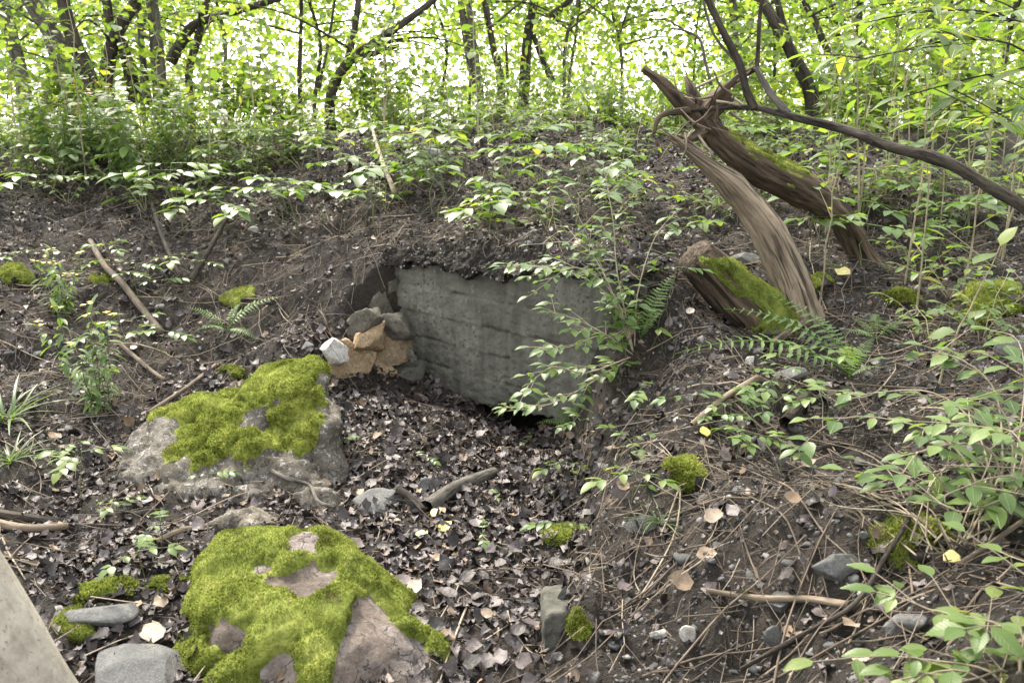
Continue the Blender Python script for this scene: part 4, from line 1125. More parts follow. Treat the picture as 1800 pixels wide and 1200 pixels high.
K_GRASS = Kind([p_grass(s, n) for s, n in ((71, 45), (72, 30))])

def zone(u, v):
    if v < 300:
        if u < 560: return 'on the weedy ridge top at left'
        if u < 1150: return 'on the ridge above the concrete wall'
        return 'on the wooded slope behind the dead snags'
    if v < 470:
        if u < 300: return 'on the upper left bank'
        if u < 620: return 'on the bare soil left of the wall'
        if u < 1150: return 'on the soil lip over the concrete wall'
        if u < 1420: return 'around the dead snags'
        return 'under the long fallen branch'
    if v < 720:
        if u < 330: return 'on the left bank behind the big boulder'
        if u < 620: return 'on the soil slope above the big boulder'
        if u < 1050: return 'in the hollow under the concrete wall'
        if u < 1400: return 'on the bank right of the concrete wall'
        return 'behind the broad-leaved shrub'
    if u < 330: return 'on the littered ground left of the boulders'
    if u < 980: return 'on the leaf-filled pit floor'
    if u < 1350: return 'on the stony right bank beside the pit'
    return 'on the steep soil below the broad-leaved shrub'
MARKS = [(390, 760, 'the big two-humped boulder', 200, 130), (560, 1060, 'the front boulder', 230, 130), (870, 580, 'the concrete wall', 170, 130), (650, 630, 'the rubble wall', 70, 60), (1270, 500, 'the short mossy stump', 60, 70), (1360, 420, 'the bare pale snag', 70, 120), (1490, 400, 'the mossy snag foot', 60, 80),
         (1400, 590, 'the largest fern', 110, 60), (400, 560, 'the fern on the bare soil', 70, 50), (1755, 530, 'the large moss hummock', 70, 50), (1460, 1016, 'the large dark slate', 55, 35), (1370, 1070, 'the bare brown root', 120, 20), (150, 620, 'the bushy yellow-flowered plant', 70, 110), (40, 750, 'the long-bladed grass tuft', 50, 60), (182, 497, 'the little moss ball', 25, 20),
         (1160, 900, 'the green grass clump', 40, 50), (980, 1110, 'the concrete stub', 40, 80), (810, 868, 'the half-buried log', 60, 30), (760, 930, 'the yellow leaves', 45, 25), (1203, 835, 'the moss tuft', 35, 35), (1600, 960, 'the dark moss spread', 80, 40), (1620, 800, 'the bare twig tangle', 150, 60), (1100, 600, 'the foot of the overhanging shrub', 40, 40), (665, 266, 'the mossy ledge', 50, 25),
         (760, 272, 'the grey slab on the lip', 40, 20), (60, 935, 'the pale log end', 70, 20), (180, 1080, 'the thin pale slab', 70, 30), (470, 890, 'the broken rocks', 90, 40), (320, 470, 'the pair of dark sticks', 60, 70), (1240, 200, 'the root crown', 70, 60), (1600, 280, 'the long fallen branch', 120, 60), (225, 520, 'the long two-toned stick', 40, 80), (1590, 1120, 'the low shrub', 80, 60), (1270, 720, 'the pale peeled stick', 60, 50),
         (270, 130, 'the left tree clump', 100, 80), (900, 120, 'the centre trunks', 80, 60), (600, 140, 'the diagonal forked tree', 50, 50), (1400, 120, 'the leaning dark trunk', 60, 60), (1650, 120, 'the broad grey trunk', 60, 60), (1510, 150, 'the straight thicket trunk', 40, 60), (120, 130, 'the grey mottled trunk', 50, 60), (30, 100, 'the corner trunk', 50, 60), (1170, 130, 'the bright gap', 50, 60), (720, 190, 'the bright gap left of centre', 60, 40), (1100, 240, 'the short ridge grass', 30, 25), (450, 405, 'the pale flat stone on the bank', 30, 20), (100, 480, 'the flat slate on the left bank', 30, 20), (1020, 470, 'the shrub tiers', 70, 60), (740, 400, 'the wall corner', 60, 50), (1690, 1000, 'the straight stick at the edge', 50, 30)]
def where(u, v):
    best = min(MARKS, key=lambda m: math.hypot((u - m[0]) / (m[3] + 40), (v - m[1]) / (m[4] + 40)))
    du, dv = (u - best[0]) / best[3], (v - best[1]) / best[4]
    if max(abs(du), abs(dv)) < .75: rel = 'at' if 'gap' not in best[2] else 'in front of'
    elif abs(du) > abs(dv): rel = 'left of' if du < 0 else 'right of'
    else: rel = 'beyond' if dv < 0 else 'in front of'
    return rel + ' ' + best[2]
def scatter(kind, n, u0, u1, v0, v1, what, cat, gname, s0=.8, s1=1.2, wfun=None, off=0):
    u = RNG.uniform(u0, u1, n); v = RNG.uniform(v0, v1, n)
    g = ground_at(u, v)
    for i in range(n):
        z = zone(u[i], v[i])
        q = random.uniform(s0, s1); f = (q - s0) / (s1 - s0)
        sz = 'smaller ' if f < .33 else 'larger ' if f > .67 else 'middling '
        sz = sz.replace('middling ', 'mid-sized ')
        kind.put(Vector(g[i]) + Vector((0, 0, off)), '%s%s %s' % (sz, what, where(u[i], v[i])), cat, '%s%s %s' % (sz, gname, where(u[i], v[i])), q)

def beyond(kind, n, x0, x1, y0, y1, label, cat, group, s0=.8, s1=1.3):
    for i in range(n):
        x = random.uniform(x0, x1); y = random.uniform(y0, y1)
        u_, v_, _ = pix((x, y, float(H(x, y))))
        kind.put((x, y, float(H(x, y))), '%s, %s' % (label, where(u_, v_)), cat, '%s, %s' % (group, where(u_, v_)), random.uniform(s0, s1))
SEEDL, BUSHL = 'seedling with compound leaves', 'leafy plant with paired oval leaves'
scatter(K_SEED, 32, 640, 1110, 295, 425, SEEDL, 'seedling', 'seedlings', 1.2, 2.1)
scatter(K_BUSH, 18, 630, 1130, 270, 425, BUSHL, 'plant', 'leafy plants', .9, 1.3)
scatter(K_BUSH, 24, 560, 1250, 220, 290, BUSHL, 'plant', 'leafy plants', .8, 1.3)
scatter(K_SEED, 36, 0, 620, 290, 420, SEEDL, 'seedling', 'seedlings', 1.2, 2.1)
scatter(K_BUSH, 24, 0, 560, 285, 380, BUSHL, 'plant', 'leafy plants', .8, 1.3)
scatter(K_SEED, 40, 1180, 1800, 240, 470, SEEDL, 'seedling', 'seedlings', 1.2, 2.1)
scatter(K_BUSH, 34, 1230, 1820, 232, 400, BUSHL, 'plant', 'leafy plants', .8, 1.3)
scatter(K_SEED, 20, 1090, 1480, 520, 880, SEEDL, 'seedling', 'seedlings', .6, 1)
scatter(K_BUSH, 6, 1500, 1800, 420, 640, BUSHL, 'plant', 'leafy plants', .8, 1.1)
scatter(K_SEED, 12, 0, 420, 430, 640, SEEDL, 'seedling', 'seedlings', .7, 1.2)
scatter(K_SAP, 26, 1430, 1830, 235, 470, 'thin upright sapling with rounded leaves', 'sapling', 'saplings', .8, 1.25)
scatter(K_SAP, 10, 600, 1150, 225, 300, 'thin upright sapling with rounded leaves', 'sapling', 'saplings', .7, 1.1)
scatter(K_SAP, 6, 60, 560, 250, 330, 'thin upright sapling with rounded leaves', 'sapling', 'saplings', .8, 1.2)
HERBL = 'tall green weed with narrow leaves'
scatter(K_HERB, 22, -60, 480, 258, 315, HERBL, 'weed', 'tall weeds', .4, .85)
scatter(K_SAP, 12, -40, 600, 255, 300, 'thin upright sapling with rounded leaves', 'sapling', 'saplings', .7, 1.2)
scatter(K_BUSH, 14, -20, 560, 252, 300, BUSHL, 'plant', 'leafy plants', 1.2, 2.0)
scatter(K_WHITE, 8, -20, 260, 285, 345, 'tall weed with small white flowers', 'weed', 'white-flowered weeds', .8, 1.15)
beyond(K_WHITE, 8, -4.8, -2.6, 6.5, 7.4, 'white-flowered tall weed', 'weed', 'white-flowered tall weeds', .9, 1.3)
scatter(K_YEL, 5, 120, 300, 262, 300, 'tall weed with yellow flowers', 'weed', 'yellow-flowered weeds', .9, 1.2)
beyond(K_HERB, 14, -5.5, -1.6, 7.8, 10.5, 'tall dense weed', 'weed', 'weeds below the left trees', .7, 1.2)
beyond(K_BUSH, 22, -5.5, -1, 7.8, 9.6, 'broad-leaved weed', 'weed', 'broad-leaved weeds below the left trees', 1.6, 2.6)
beyond(K_HERB, 40, -2, 2.6, 8.3, 11.5, 'bright far weed', 'weed', 'weeds beyond the ridge', .9, 1.4)
beyond(K_BUSH, 26, -1.6, 3.2, 7.6, 9.4, 'broad-leaved crest weed', 'weed', 'broad-leaved weeds on the ridge crest', 1.3, 2.3)
beyond(K_HERB, 26, -1.6, 2.6, 7.3, 9.2, 'bright weed on the ridge crest', 'weed', 'weeds on the ridge crest', .5, 1.1)
beyond(K_HERB, 34, 2.4, 6.5, 7.2, 11.0, 'shaded weed', 'weed', 'weeds under the right trees', .9, 1.4)
for x, y, s, lab in [(15, 745, .9, 'long-bladed pale grass tuft at the left edge'), (20, 815, .55, 'smaller grass tuft below the long-bladed one at the left edge'), (1160, 925, .34, 'fresh green grass clump on the stony right bank'), (1090, 255, .6, 'short grass tuft on the ridge right of centre'), (1330, 215, 1.2, 'grass growing behind the root crown of the mossy snag')]:
    K_GRASS.put(G(x, y), lab, 'grass', None, s)
for (u, v, s, lab) in [(100, 830, .8, 'left'), (145, 885, 1.0, 'five'), (285, 968, .8, ''), (255, 1030, .8, ''), (360, 885, .6, ''), (1000, 990, .7, ''), (600, 815, .5, ''), (750, 830, .5, ''), (990, 850, .8, ''), (1080, 830, 1.0, ''), (1110, 890, 1.0, ''), (1020, 775, .8, ''), (1090, 690, .8, ''), (930, 790, .4, ''), (130, 690, .6, ''), (205, 910, .6, ''), (840, 970, .5, ''), (880, 905, .4, '')]:
    z = zone(u, v)
    K_SEED.put(G(u, v), 'small bright seedling %s' % where(u, v), 'seedling', 'bright small seedlings %s' % where(u, v), s)
for (u, v, s, wh, lab) in [(172, 722, .9, 0, 'bushy yellow-flowered plant on the left bank beside the leaning stick'), (110, 560, .75, 1, 'smaller yellow-flowered plant behind the bushy one on the left bank')]:
    K_YEL.put(G(u, v), lab, 'plant', 'yellow-flowered plants', s, which=wh)
def fern_at(u, v, tips, label, y=None, scale=1.0):
    base = G(u, v) + Vector((0, 0, .01)) if y is None else P(u, v, y)
    r = empty('fern', base)
    for i, (tu, tv, dy) in enumerate(tips):
        e = P(tu, tv, base[1] + dy) - base
        n = Vector((0, -.25, 1))
        obj('frond', (FR_SLIM if 'largest fern with' in label else FR)[i % 3], r, basis_mtx(e, n, (0, 0, 0), e.length * 1.02))
    return tag(r, label, 'fern', 'ferns')
fern_at(400, 585, [(330, 535, -.05), (485, 515, .05), (345, 575, -.15), (450, 590, -.12), (420, 530, .15)], 'fern on the bare left bank above the mossy boulder')
fern_at(1010, 752, [(945, 738, -.05), (1022, 692, .03), (965, 712, .05), (1060, 745, -.08)], 'pale fern growing out of the dark gap under the wall', y=3.9)
fern_at(1125, 610, [(1180, 478, .12), (1110, 520, .1), (1165, 540, -.02)], 'upright fern at the right end of the concrete wall')
fern_at(1500, 668, [(1290, 525, .2), (1365, 505, .3), (1205, 592, -.05), (1430, 540, .3), (1480, 600, .1)], 'largest fern with long arching fronds in front of the snags')
fern_at(1490, 672, [(1535, 590, .1), (1500, 600, -.2), (1550, 640, -.1)], 'small fern drooping right of the largest fern')
fern_at(1540, 600, [(1500, 555, .1), (1590, 560, .1), (1540, 545, .2), (1480, 580, -.05)], 'fern tuft behind the largest fern')

# shrubs drawn along their own branches -----------------------------------------
def shrub(name, label, cat, base, stems, llen, gap, kind, mat, smat, r0=.004, r1=.0015, side=.3, seed=1, start=.2, pairs=True, group=None, pit=-.12, jit=.3):
    b = P(*base)
    b.z = min(b.z, float(H(b.x, b.y)) + .02)
    r = empty(name, b)
    paths = [smooth_path([tuple(b)] + [tuple(P(*q)) for q in s], 4) if s[0] != 'free' else smooth_path([tuple(P(*q)) for q in s[1:]], 4) for s in stems]
    leafy(r, paths, r0, r1, llen, gap, kind, mat, smat, start, pairs, org=b, side=side, seed=seed, pit=pit, jit=jit)
    return tag(r, label, cat, group)
shrub('overhanging_shrub', 'tall pale-stemmed shrub with tiers of leaves hanging in front of the concrete wall', 'shrub', (1115, 625, 3.62),
      [[(1085, 545, 3.65), (1050, 450, 3.7), (1000, 345, 3.75)], [(1065, 588, 3.5), (1010, 560, 3.48), (965, 548, 3.45)], [(1085, 540, 3.6), (1030, 490, 3.55), (960, 470, 3.5), (885, 470, 3.48)], [(1030, 655, 3.42), (970, 645, 3.4), (915, 690, 3.4)],
       [(1085, 480, 3.68), (1078, 390, 3.8), (1060, 290, 3.95)], [(1010, 690, 3.48), (950, 715, 3.5), (890, 722, 3.55)], [(1060, 590, 3.5), (1000, 610, 3.45), (930, 610, 3.45)], [(1080, 520, 3.6), (1010, 470, 3.6), (930, 520, 3.5)], [(1120, 520, 3.7), (1150, 420, 3.8), (1190, 370, 3.9)], [(1070, 500, 3.6), (1020, 430, 3.65), (930, 430, 3.65)]],
      .062, .062, 'ov', 'leaf_cool', 'twig_pale', .004, .0014, .8, 5)
shrub('broadleaf_shrub', 'dense broad-leaved shrub reaching in from the right edge above the steep soil', 'shrub', (1760, 960, 2.1),
      [[(1690, 800, 2.3), (1600, 745, 2.4), (1480, 735, 2.45), (1400, 790, 2.45)], [(1720, 760, 2.4), (1640, 690, 2.6), (1540, 690, 2.7), (1500, 700, 2.7)], [(1760, 740, 2.4), (1730, 660, 2.5), (1650, 620, 2.6), (1560, 630, 2.7)], [(1700, 830, 2.2), (1640, 830, 2.2), (1560, 850, 2.2)],
       [(1780, 800, 2.2), (1760, 720, 2.3), (1700, 700, 2.3), (1620, 760, 2.3)], [(1800, 700, 2.4), (1790, 600, 2.6), (1740, 580, 2.7)], [(1790, 850, 2.0), (1740, 840, 2.0), (1660, 870, 2.0)], [(1800, 800, 2.1), (1850, 700, 2.2), (1800, 640, 2.3)], [(1770, 880, 2.0), (1700, 900, 1.95), (1640, 880, 1.95)],
       [(1760, 850, 2.1), (1740, 790, 2.1), (1680, 780, 2.1), (1590, 800, 2.1)], [(1800, 820, 2.0), (1780, 760, 2.05), (1720, 750, 2.1)]],
      .072, .09, 'ov', 'leaf_cool', 'twig_pale', .0036, .0014, .4, 6)
shrub('low_shrub', 'low shrub with large oval leaves at the bottom right corner', 'shrub', (1790, 1250, 1.35),
      [[(1760, 1200, 1.42), (1690, 1110, 1.5), (1610, 1060, 1.55), (1540, 1040, 1.58)], [(1740, 1180, 1.4), (1640, 1160, 1.45), (1540, 1150, 1.5)], [(1700, 1180, 1.4), (1600, 1190, 1.4), (1520, 1210, 1.4)], [(1790, 1150, 1.4), (1760, 1100, 1.45), (1690, 1080, 1.5)], [(1800, 1120, 1.4), (1830, 1010, 1.5), (1760, 970, 1.6)], [(1770, 1180, 1.4), (1720, 1190, 1.38), (1640, 1210, 1.38)]],
      .066, .09, 'ov', 'leaf_warm', 'twig_pale', .0028, .0014, .25, 7, .3)
shrub('hanging_branch', 'leafy branch with long pointed leaves hanging in at the upper right', 'branch', (1900, 420, 3.4),
      [[(1870, 200, 3.2), (1800, 90, 3.1), (1690, 70, 3.05), (1560, 95, 3.0), (1490, 110, 3.0)], [(1850, 120, 3.1), (1760, 30, 3.1), (1640, 20, 3.1), (1520, 40, 3.1)], [(1860, 160, 3.1), (1760, 130, 3.1), (1660, 150, 3.1), (1590, 170, 3.1)], [(1850, 210, 3.2), (1760, 200, 3.2), (1680, 215, 3.2)], [(1880, 60, 3.2), (1800, -20, 3.2), (1650, -40, 3.2)], [(1880, 150, 3.0), (1800, 30, 2.9), (1720, -10, 2.9)]],
      .12, .11, 'la', 'leaf_warm', 'bark_dark', .005, .0018, .4, 8, .3, group=None)
for k, (u, v, y, hgt, lean) in enumerate([(1440, 545, 3.7, 1.0, .02), (1590, 500, 3.9, 1.1, .03), (1610, 560, 3.5, .9, -.03), (1645, 690, 3.0, .6, .15), (1450, 420, 4.6, 1.1, .02), (1690, 520, 3.4, 1.0, .05)]):
    b = G(u, v)
    r = empty('slender_sapling', b)
    st = stem_path(hgt, lean, 0, 8, seed=k + 90, wob=.03, base=(b.x, b.y, b.z - .05))
    leafy(r, [st], .0055, .002, .085, .1, 'rd' if k % 2 else 'ov', 'leaf_warm', 'stem_tan', .25, False, org=b, side=.3, seed=k + 40, jit=.5)
    tag(r, ['slender tan-stemmed sapling just right of the mossy snag foot', 'slender upright sapling in front of the fallen branch, left of a pair', 'second upright sapling close behind the fern tuft', 'young green-stemmed sapling leaning right with large oval leaves', 'slim sapling standing behind the mossy snag', 'slender sapling left of the large moss hummock'][k], 'sapling', 'slender saplings on the right bank')

# bare twiggy bush on the steep soil
bb = P(1640, 1000, 2.0); bb.z = float(H(bb.x, bb.y))
bt = empty('bare_bush', bb)
rr = random.Random(3)
for k in range(26):
    u, v = rr.uniform(1400, 1760), rr.uniform(760, 960)
    y = rr.uniform(1.95, 2.5)
    a = P(rr.uniform(1600, 1720), rr.uniform(940, 1010), 2.0); 
    mid = P(u + rr.uniform(-20, 90), v + rr.uniform(20, 60), y); e = P(u - rr.uniform(0, 80), v + rr.uniform(-30, 30), y + rr.uniform(-.1, .1))
    for q in (mid, e): q.z = max(q.z, float(H(q.x, q.y)) + .02)
    st = smooth_path([tuple(a - bb), tuple((a + mid) / 2 + Vector((rr.uniform(-.05, .05), rr.uniform(-.05, .05), rr.uniform(0, .06))) - bb), tuple(mid - bb), tuple(e - bb)], 4)
    obj('stem', tube_mesh('stem', M['twig_pale'], st, .0028, .0012, 5, .1, k, cap=False), bt)
tag(bt, 'leafless tangle of thin pale stems on the steep soil at right', 'bush')

# ------------------------------------------------------------------ sticks
def stick(name, label, lst, r0px, r1px, mat, cat='stick', group=None, lift=0.0, free=False, sides=7, rough=.12):
    ps = []
    for (u, v) in lst:
        g = G(u, v); g.z += lift
        ps.append(g)
    d = pix(ps[0])[2]
    pth = smooth_path([tuple(p) for p in ps], 5)
    r0, r1 = r0px / 3000 * d, r1px / 3000 * d
    pth[:, 2] += max(r0, r1) * .7
    o = ps[0].copy()
    me = tube_mesh(name, M[mat], pth - np.array(o), r0, r1, sides, rough, int(lst[0][0]))
    ob = obj(name, me); ob.location = o
    return tag(ob, label, cat, group)
stick('stick', 'long two-toned stick leaning down the left bank by the moss ball', [(160, 435), (185, 480), (215, 510), (240, 545), (285, 600)], 9, 11, 'twig', lift=.03)
stick('branch', 'thin curved grey branch lying against the front of the big boulder', [(432, 812), (455, 838), (500, 862), (545, 880), (560, 905), (590, 922)], 9, 5, 'bark_grey', lift=.05)
stick('stick', 'dark broken stick ending beside the yellow leaves', [(700, 878), (722, 890), (745, 915)], 15, 11, 'bark_dark', lift=.03)
stick('root', 'bare brown root stretched across the lower right bank', [(1240, 1050), (1290, 1060), (1340, 1072), (1420, 1074), (1490, 1080)], 9, 14, 'wood_bare', 'root', lift=.015)
stick('branch', 'long thin dark branch curving down the steep soil at bottom right', [(1600, 880), (1590, 940), (1555, 1010), (1500, 1085), (1400, 1150), (1300, 1200)], 9, 7, 'bark_dark', 'branch', lift=.035)
stick('stick', 'pale straight stick lying under the shrub at the right edge', [(1800, 935), (1740, 975), (1683, 1010)], 9, 7, 'twig', lift=.02)
stick('log', 'grey-green half-buried log in the leaf litter', [(750, 897), (800, 868), (870, 838)], 30, 22, 'bark_grey', 'log', lift=-.012)
stick('stick', 'long pale peeled stick on the right bank below the fern', [(1215, 762), (1270, 722), (1330, 680)], 11, 14, 'wood_bare', lift=.015)
stick('stick', 'thick dark forked stick on the right bank', [(1378, 772), (1400, 735), (1432, 690)], 24, 20, 'bark_dark', lift=.02)
stick('log', 'pale weathered log end at the left edge', [(-20, 930), (50, 936), (122, 940)], 16, 12, 'wood_bare', 'log', lift=.0)
stick('log', 'dark rotting log behind the pale one at the left edge', [(-20, 912), (60, 918), (130, 922)], 22, 10, 'bark_dark', 'log', lift=-.005)
stick('stick', 'dark upright stick of the pair on the soil bank, the right one', [(410, 385), (375, 450), (338, 512)], 7, 9, 'bark_dark', lift=.05)
stick('stick', 'dark thin stick of the pair on the soil bank, the left one', [(262, 350), (285, 430), (320, 512)], 6, 6, 'bark_dark', lift=.05)
stick('stick', 'thin pale stick below the yellow-flowered plant', [(215, 618), (260, 655), (290, 682)], 8, 6, 'twig', lift=.02)
stick('stick', 'straight brown stick running down to the big mossy boulder', [(380, 650), (330, 690), (262, 738)], 7, 6, 'twig', lift=.02)
stick('stick', 'brown stick on the littered ground left of the front boulder', [(275, 962), (320, 945), (362, 936)], 10, 12, 'wood_bare', lift=.01)
stick('root', 'brown exposed root among the fern fronds', [(1352, 618), (1385, 595), (1420, 572)], 16, 12, 'wood_bare', 'root', lift=.01)
stick('branch', 'pale bleached branch hanging down the soil lip under the ledge', [(652, 200), (660, 260), (675, 310), (695, 365)], 4, 7, 'twig_pale', 'branch', lift=.06)
def twig(u, v, ang, L, r, mat, kind_l, rr):
    g = G(u, v)
    n = 5; ps = []
    c1, c2 = rr.uniform(-.25, .25), rr.uniform(-.2, .2)
    for k in range(n + 1):
        t = k / n - .5
        a = ang + c1 * t * 2
        x = g.x + math.cos(a) * L * t + c2 * L * t * t * math.sin(ang); y = g.y + math.sin(a) * L * t
        ps.append([x, y, float(H(x, y))])
    ps = np.array(ps)
    z = ps[:, 2]
    lin = np.linspace(z[0], z[-1], n + 1)
    zz = np.maximum(z, lin * .5 + z * .5) + r + rr.uniform(0, .015)
    zz[-1] += rr.choice((0, 0, .03)); ps[:, 2] = np.clip(zz, z, z + .10)
    o = np.array([g.x, g.y, g.z])
    sd_ = rr.randrange(999)
    mb = MB(); tube_mb(mb, smooth_path(ps - o, 2), r, r * .55, 5, .1, sd_)
    if L > .22:
        for q in range(rr.choice((0, 1, 2))):
            b0 = (ps - o)[rr.randrange(1, n)]
            a2 = ang + rr.choice((-.7, .7)); l2 = L * rr.uniform(.15, .35)
            tube_mb(mb, [b0, b0 + np.array([math.cos(a2) * l2 * .5, math.sin(a2) * l2 * .5, .01]), b0 + np.array([math.cos(a2) * l2, math.sin(a2) * l2, rr.uniform(-.0, .03)])], r * .6, r * .3, 4)
    ob = obj('twig', mb.mesh('twig', M[mat], True)); ob.location = o
    z_ = zone(u, v)
    nm = '%s %s' % ('long' if L > .3 else 'short', 'dark twig' if mat == 'bark_dark' else 'pale twig' if mat == 'twig_pale' else 'dry twig')
    tag(ob, '%s lying %s' % (nm, where(u, v)), 'twig', '%ss lying %s' % (nm, where(u, v)))
rr = random.Random(17)
for (n, u0, u1, v0, v1, l0, l1) in [(66, 1040, 1720, 600, 1190, .12, .5), (74, 0, 430, 360, 1000, .15, .6), (40, 560, 780, 255, 440, .15, .45), (30, 780, 1250, 230, 450, .15, .45), (26, 560, 960, 690, 1150, .1, .35), (24, 330, 620, 420, 640, .15, .4), (34, 1200, 1790, 420, 640, .15, .5)]:
    for k in range(n):
        steep = 1.2 if (560 < u0 < 700 and v0 < 300) else .5
        twig(rr.uniform(u0, u1), rr.uniform(v0, v1), rr.gauss(.25 if u0 > 1000 else -.3, .9), rr.uniform(l0, l1) * 1.25, rr.uniform(.0016, .0044), rr.choice(('twig', 'twig', 'twig', 'twig_pale', 'bark_dark')), 'thin dry twig', rr)
# hanging roots on the soil lip over the wall
for k in range(54):
    u = rr.uniform(600, 1120); g = G(u, rr.uniform(400, 440))
    L = rr.uniform(.08, .28)
    ps = [(0, 0, .01), (rr.uniform(-.03, .03), -.06, -.02), (rr.uniform(-.05, .05), -.12, -L * .5), (rr.uniform(-.06, .06), -.14, -L)]
    ob = obj('root', tube_mesh('root', M['twig'], smooth_path(ps, 4), rr.uniform(.002, .004), .001, 5, .1, k)); ob.location = g
    tag(ob, 'thin bare root hanging over the wall top, ' + where(u, 430), 'root', 'bare roots over the wall top, ' + where(u, 430))

# ------------------------------------------------------------------ stones scattered on the banks
STM = [mesh_np('stone', *rock_vf(2, 500 + k, (1, RNG.uniform(.6, .9), RNG.uniform(.4, .7)), 9, .05), M[mt]) for k, mt in enumerate(['slate'] * 5 + ['pebble'] * 3)]
for (n, u0, u1, v0, v1, s0, s1) in [(105, 1010, 1560, 640, 1195, .012, .032), (40, 1150, 1800, 430, 640, .015, .04), (40, 330, 640, 380, 600, .012, .03), (35, 0, 330, 380, 800, .012, .035), (35, 620, 1250, 230, 430, .015, .04), (20, 0, 330, 1000, 1180, .01, .03)]:
    u = RNG.uniform(u0, u1, n); v = RNG.uniform(v0, v1, n); g = ground_at(u, v)
    for i in range(n):
        k = random.randrange(8) if random.random() > .25 else random.randrange(5)
        s = random.uniform(s0, s1) * (.7 + .6 * random.random() ** 2)
        ob = obj('stone', STM[k]); ob.location = Vector(g[i]) + Vector((0, 0, -s * .08)); ob.scale = (s,) * 3
        ob.rotation_euler = (random.uniform(-.4, .4), random.uniform(-.4, .4), random.uniform(0, 6.28))
        z = zone(u[i], v[i]); kl = 'grey stone' if k < 5 else 'pale stone'
        tag(ob, '%s angular %s %s' % ('tiny' if s < .016 else 'small', kl, where(u[i], v[i])), 'stone', '%s angular %ss %s' % ('tiny' if s < .016 else 'small', kl, where(u[i], v[i])))

# ------------------------------------------------------------------ litter, gravel and crumbs (uncountable)
def sample_ground(n, x0, x1, y0, y1, dens):
    x = RNG.uniform(x0, x1, n); y = RNG.uniform(y0, y1, n)
    k = RNG.random(n) < dens(x, y)
    x, y = x[k], y[k]
    e = .03
    nx_ = H(x - e, y) - H(x + e, y); ny_ = H(x, y - e) - H(x, y + e)
    N_ = np.stack([nx_, ny_, np.full(len(x), 2 * e)], 1); N_ /= np.linalg.norm(N_, axis=1)[:, None]
    ok = N_[:, 2] > .35
    return np.stack([x, y, H(x, y)], 1)[ok], N_[ok]
def on_normal(pos, nor, yaw, scl, tilt):
    n = len(pos)
    nor = nor + RNG.normal(0, tilt, nor.shape); nor /= np.linalg.norm(nor, axis=1)[:, None]
    d = np.stack([np.cos(yaw), np.sin(yaw), np.zeros(n)], 1); d -= nor * (d * nor).sum(1)[:, None]; d /= np.linalg.norm(d, axis=1)[:, None]
    x = np.cross(d, nor)
    return np.stack([x * scl[:, None], d * scl[:, None], nor * scl[:, None], pos], axis=2)
def ldens(x, y):
    sg = signed(x, y)
    left = sstep(-.6, -1.2, x) * sstep(4.6, 3.8, y)
    pit = sstep(.12, -.05, sg) * (y < 4.7)
    return np.clip(pit * (1 - .45 * left) + .22 + .12 * (y > 6), 0, 1) * (.6 + .4 * vnoise(x * 3, y * 3, 0, 90))
pos, nor = sample_ground(110000, -4.2, 3.2, 1.2, 8.6, ldens)
pos = pos + nor * RNG.uniform(.002, .016, len(pos))[:, None]
V, F = join_tpl(DEAD, on_normal(pos, nor, RNG.uniform(0, 6.28, len(pos)), RNG.uniform(.016, .05, len(pos)) * (1 + .45 * RNG.random(len(pos)) ** 3), .36), RNG.integers(0, 10, len(pos)))
obj('leaf_litter', mesh_np('leaf_litter', V, F, M['litter'], False), kind='stuff')
tag(bpy.data.objects['leaf_litter'], 'dark damp dead leaves covering the pit floor and thinning up the banks', 'leaf litter')
# half-rotted scraps packed between the whole leaves
pos, nor = sample_ground(90000, -4.2, 3.2, 1.2, 7.5, lambda x, y: np.clip(ldens(x, y) * 1.1 + .12, 0, 1))
pos = pos + nor * RNG.uniform(.001, .01, len(pos))[:, None]
SCR = [leaf_tpl(2, .45, .5, .5, .3, .4, .3, s + 80) for s in range(6)]
V, F = join_tpl(SCR, on_normal(pos, nor, RNG.uniform(0, 6.28, len(pos)), RNG.uniform(.006, .02, len(pos)), .5), RNG.integers(0, 6, len(pos)))
tag(obj('leaf_scraps', mesh_np('leaf_scraps', V, F, M['litter'], False), kind='stuff'), 'half-rotted leaf scraps matted into the dark soil', 'leaf litter')
# twig crumbs
def cdens(x, y): return np.clip(.5 + .5 * vnoise(x * 2, y * 2, 0, 91), .15, 1) * np.where(signed(x, y) < -.05, .35, 1)
pos, nor = sample_ground(80000, -4.4, 3.4, 1.0, 8.6, cdens)
pos = pos + nor * .004
TW = [(np.array([(-.5, -.013, 0), (.5, -.007, .03), (.5, .007, .03), (-.5, .013, 0), (0, 0, .035), (0, 0, .0)]), np.array([(0, 1, 4), (1, 2, 4), (2, 3, 4), (3, 0, 4)])) for k in range(1)]
TW += [(np.array([(-.5, -.012, 0), (0, .07, .03), (0, .09, .03), (-.5, .012, 0), (.5, -.012, .0), (0, .08, .05)]), np.array([(0, 1, 5), (5, 2, 3), (1, 4, 5), (4, 2, 5)]))]
V, F = join_tpl(TW, on_normal(pos, nor, RNG.uniform(0, 6.28, len(pos)), RNG.uniform(.03, .1, len(pos)) * (1 + 1.6 * RNG.random(len(pos)) ** 6), .2), RNG.integers(0, 2, len(pos)))
tag(obj('twig_debris', mesh_np('twig_debris', V, F, M['twig'], False), kind='stuff'), 'fine broken twigs and needles strewn over the soil', 'twig debris')
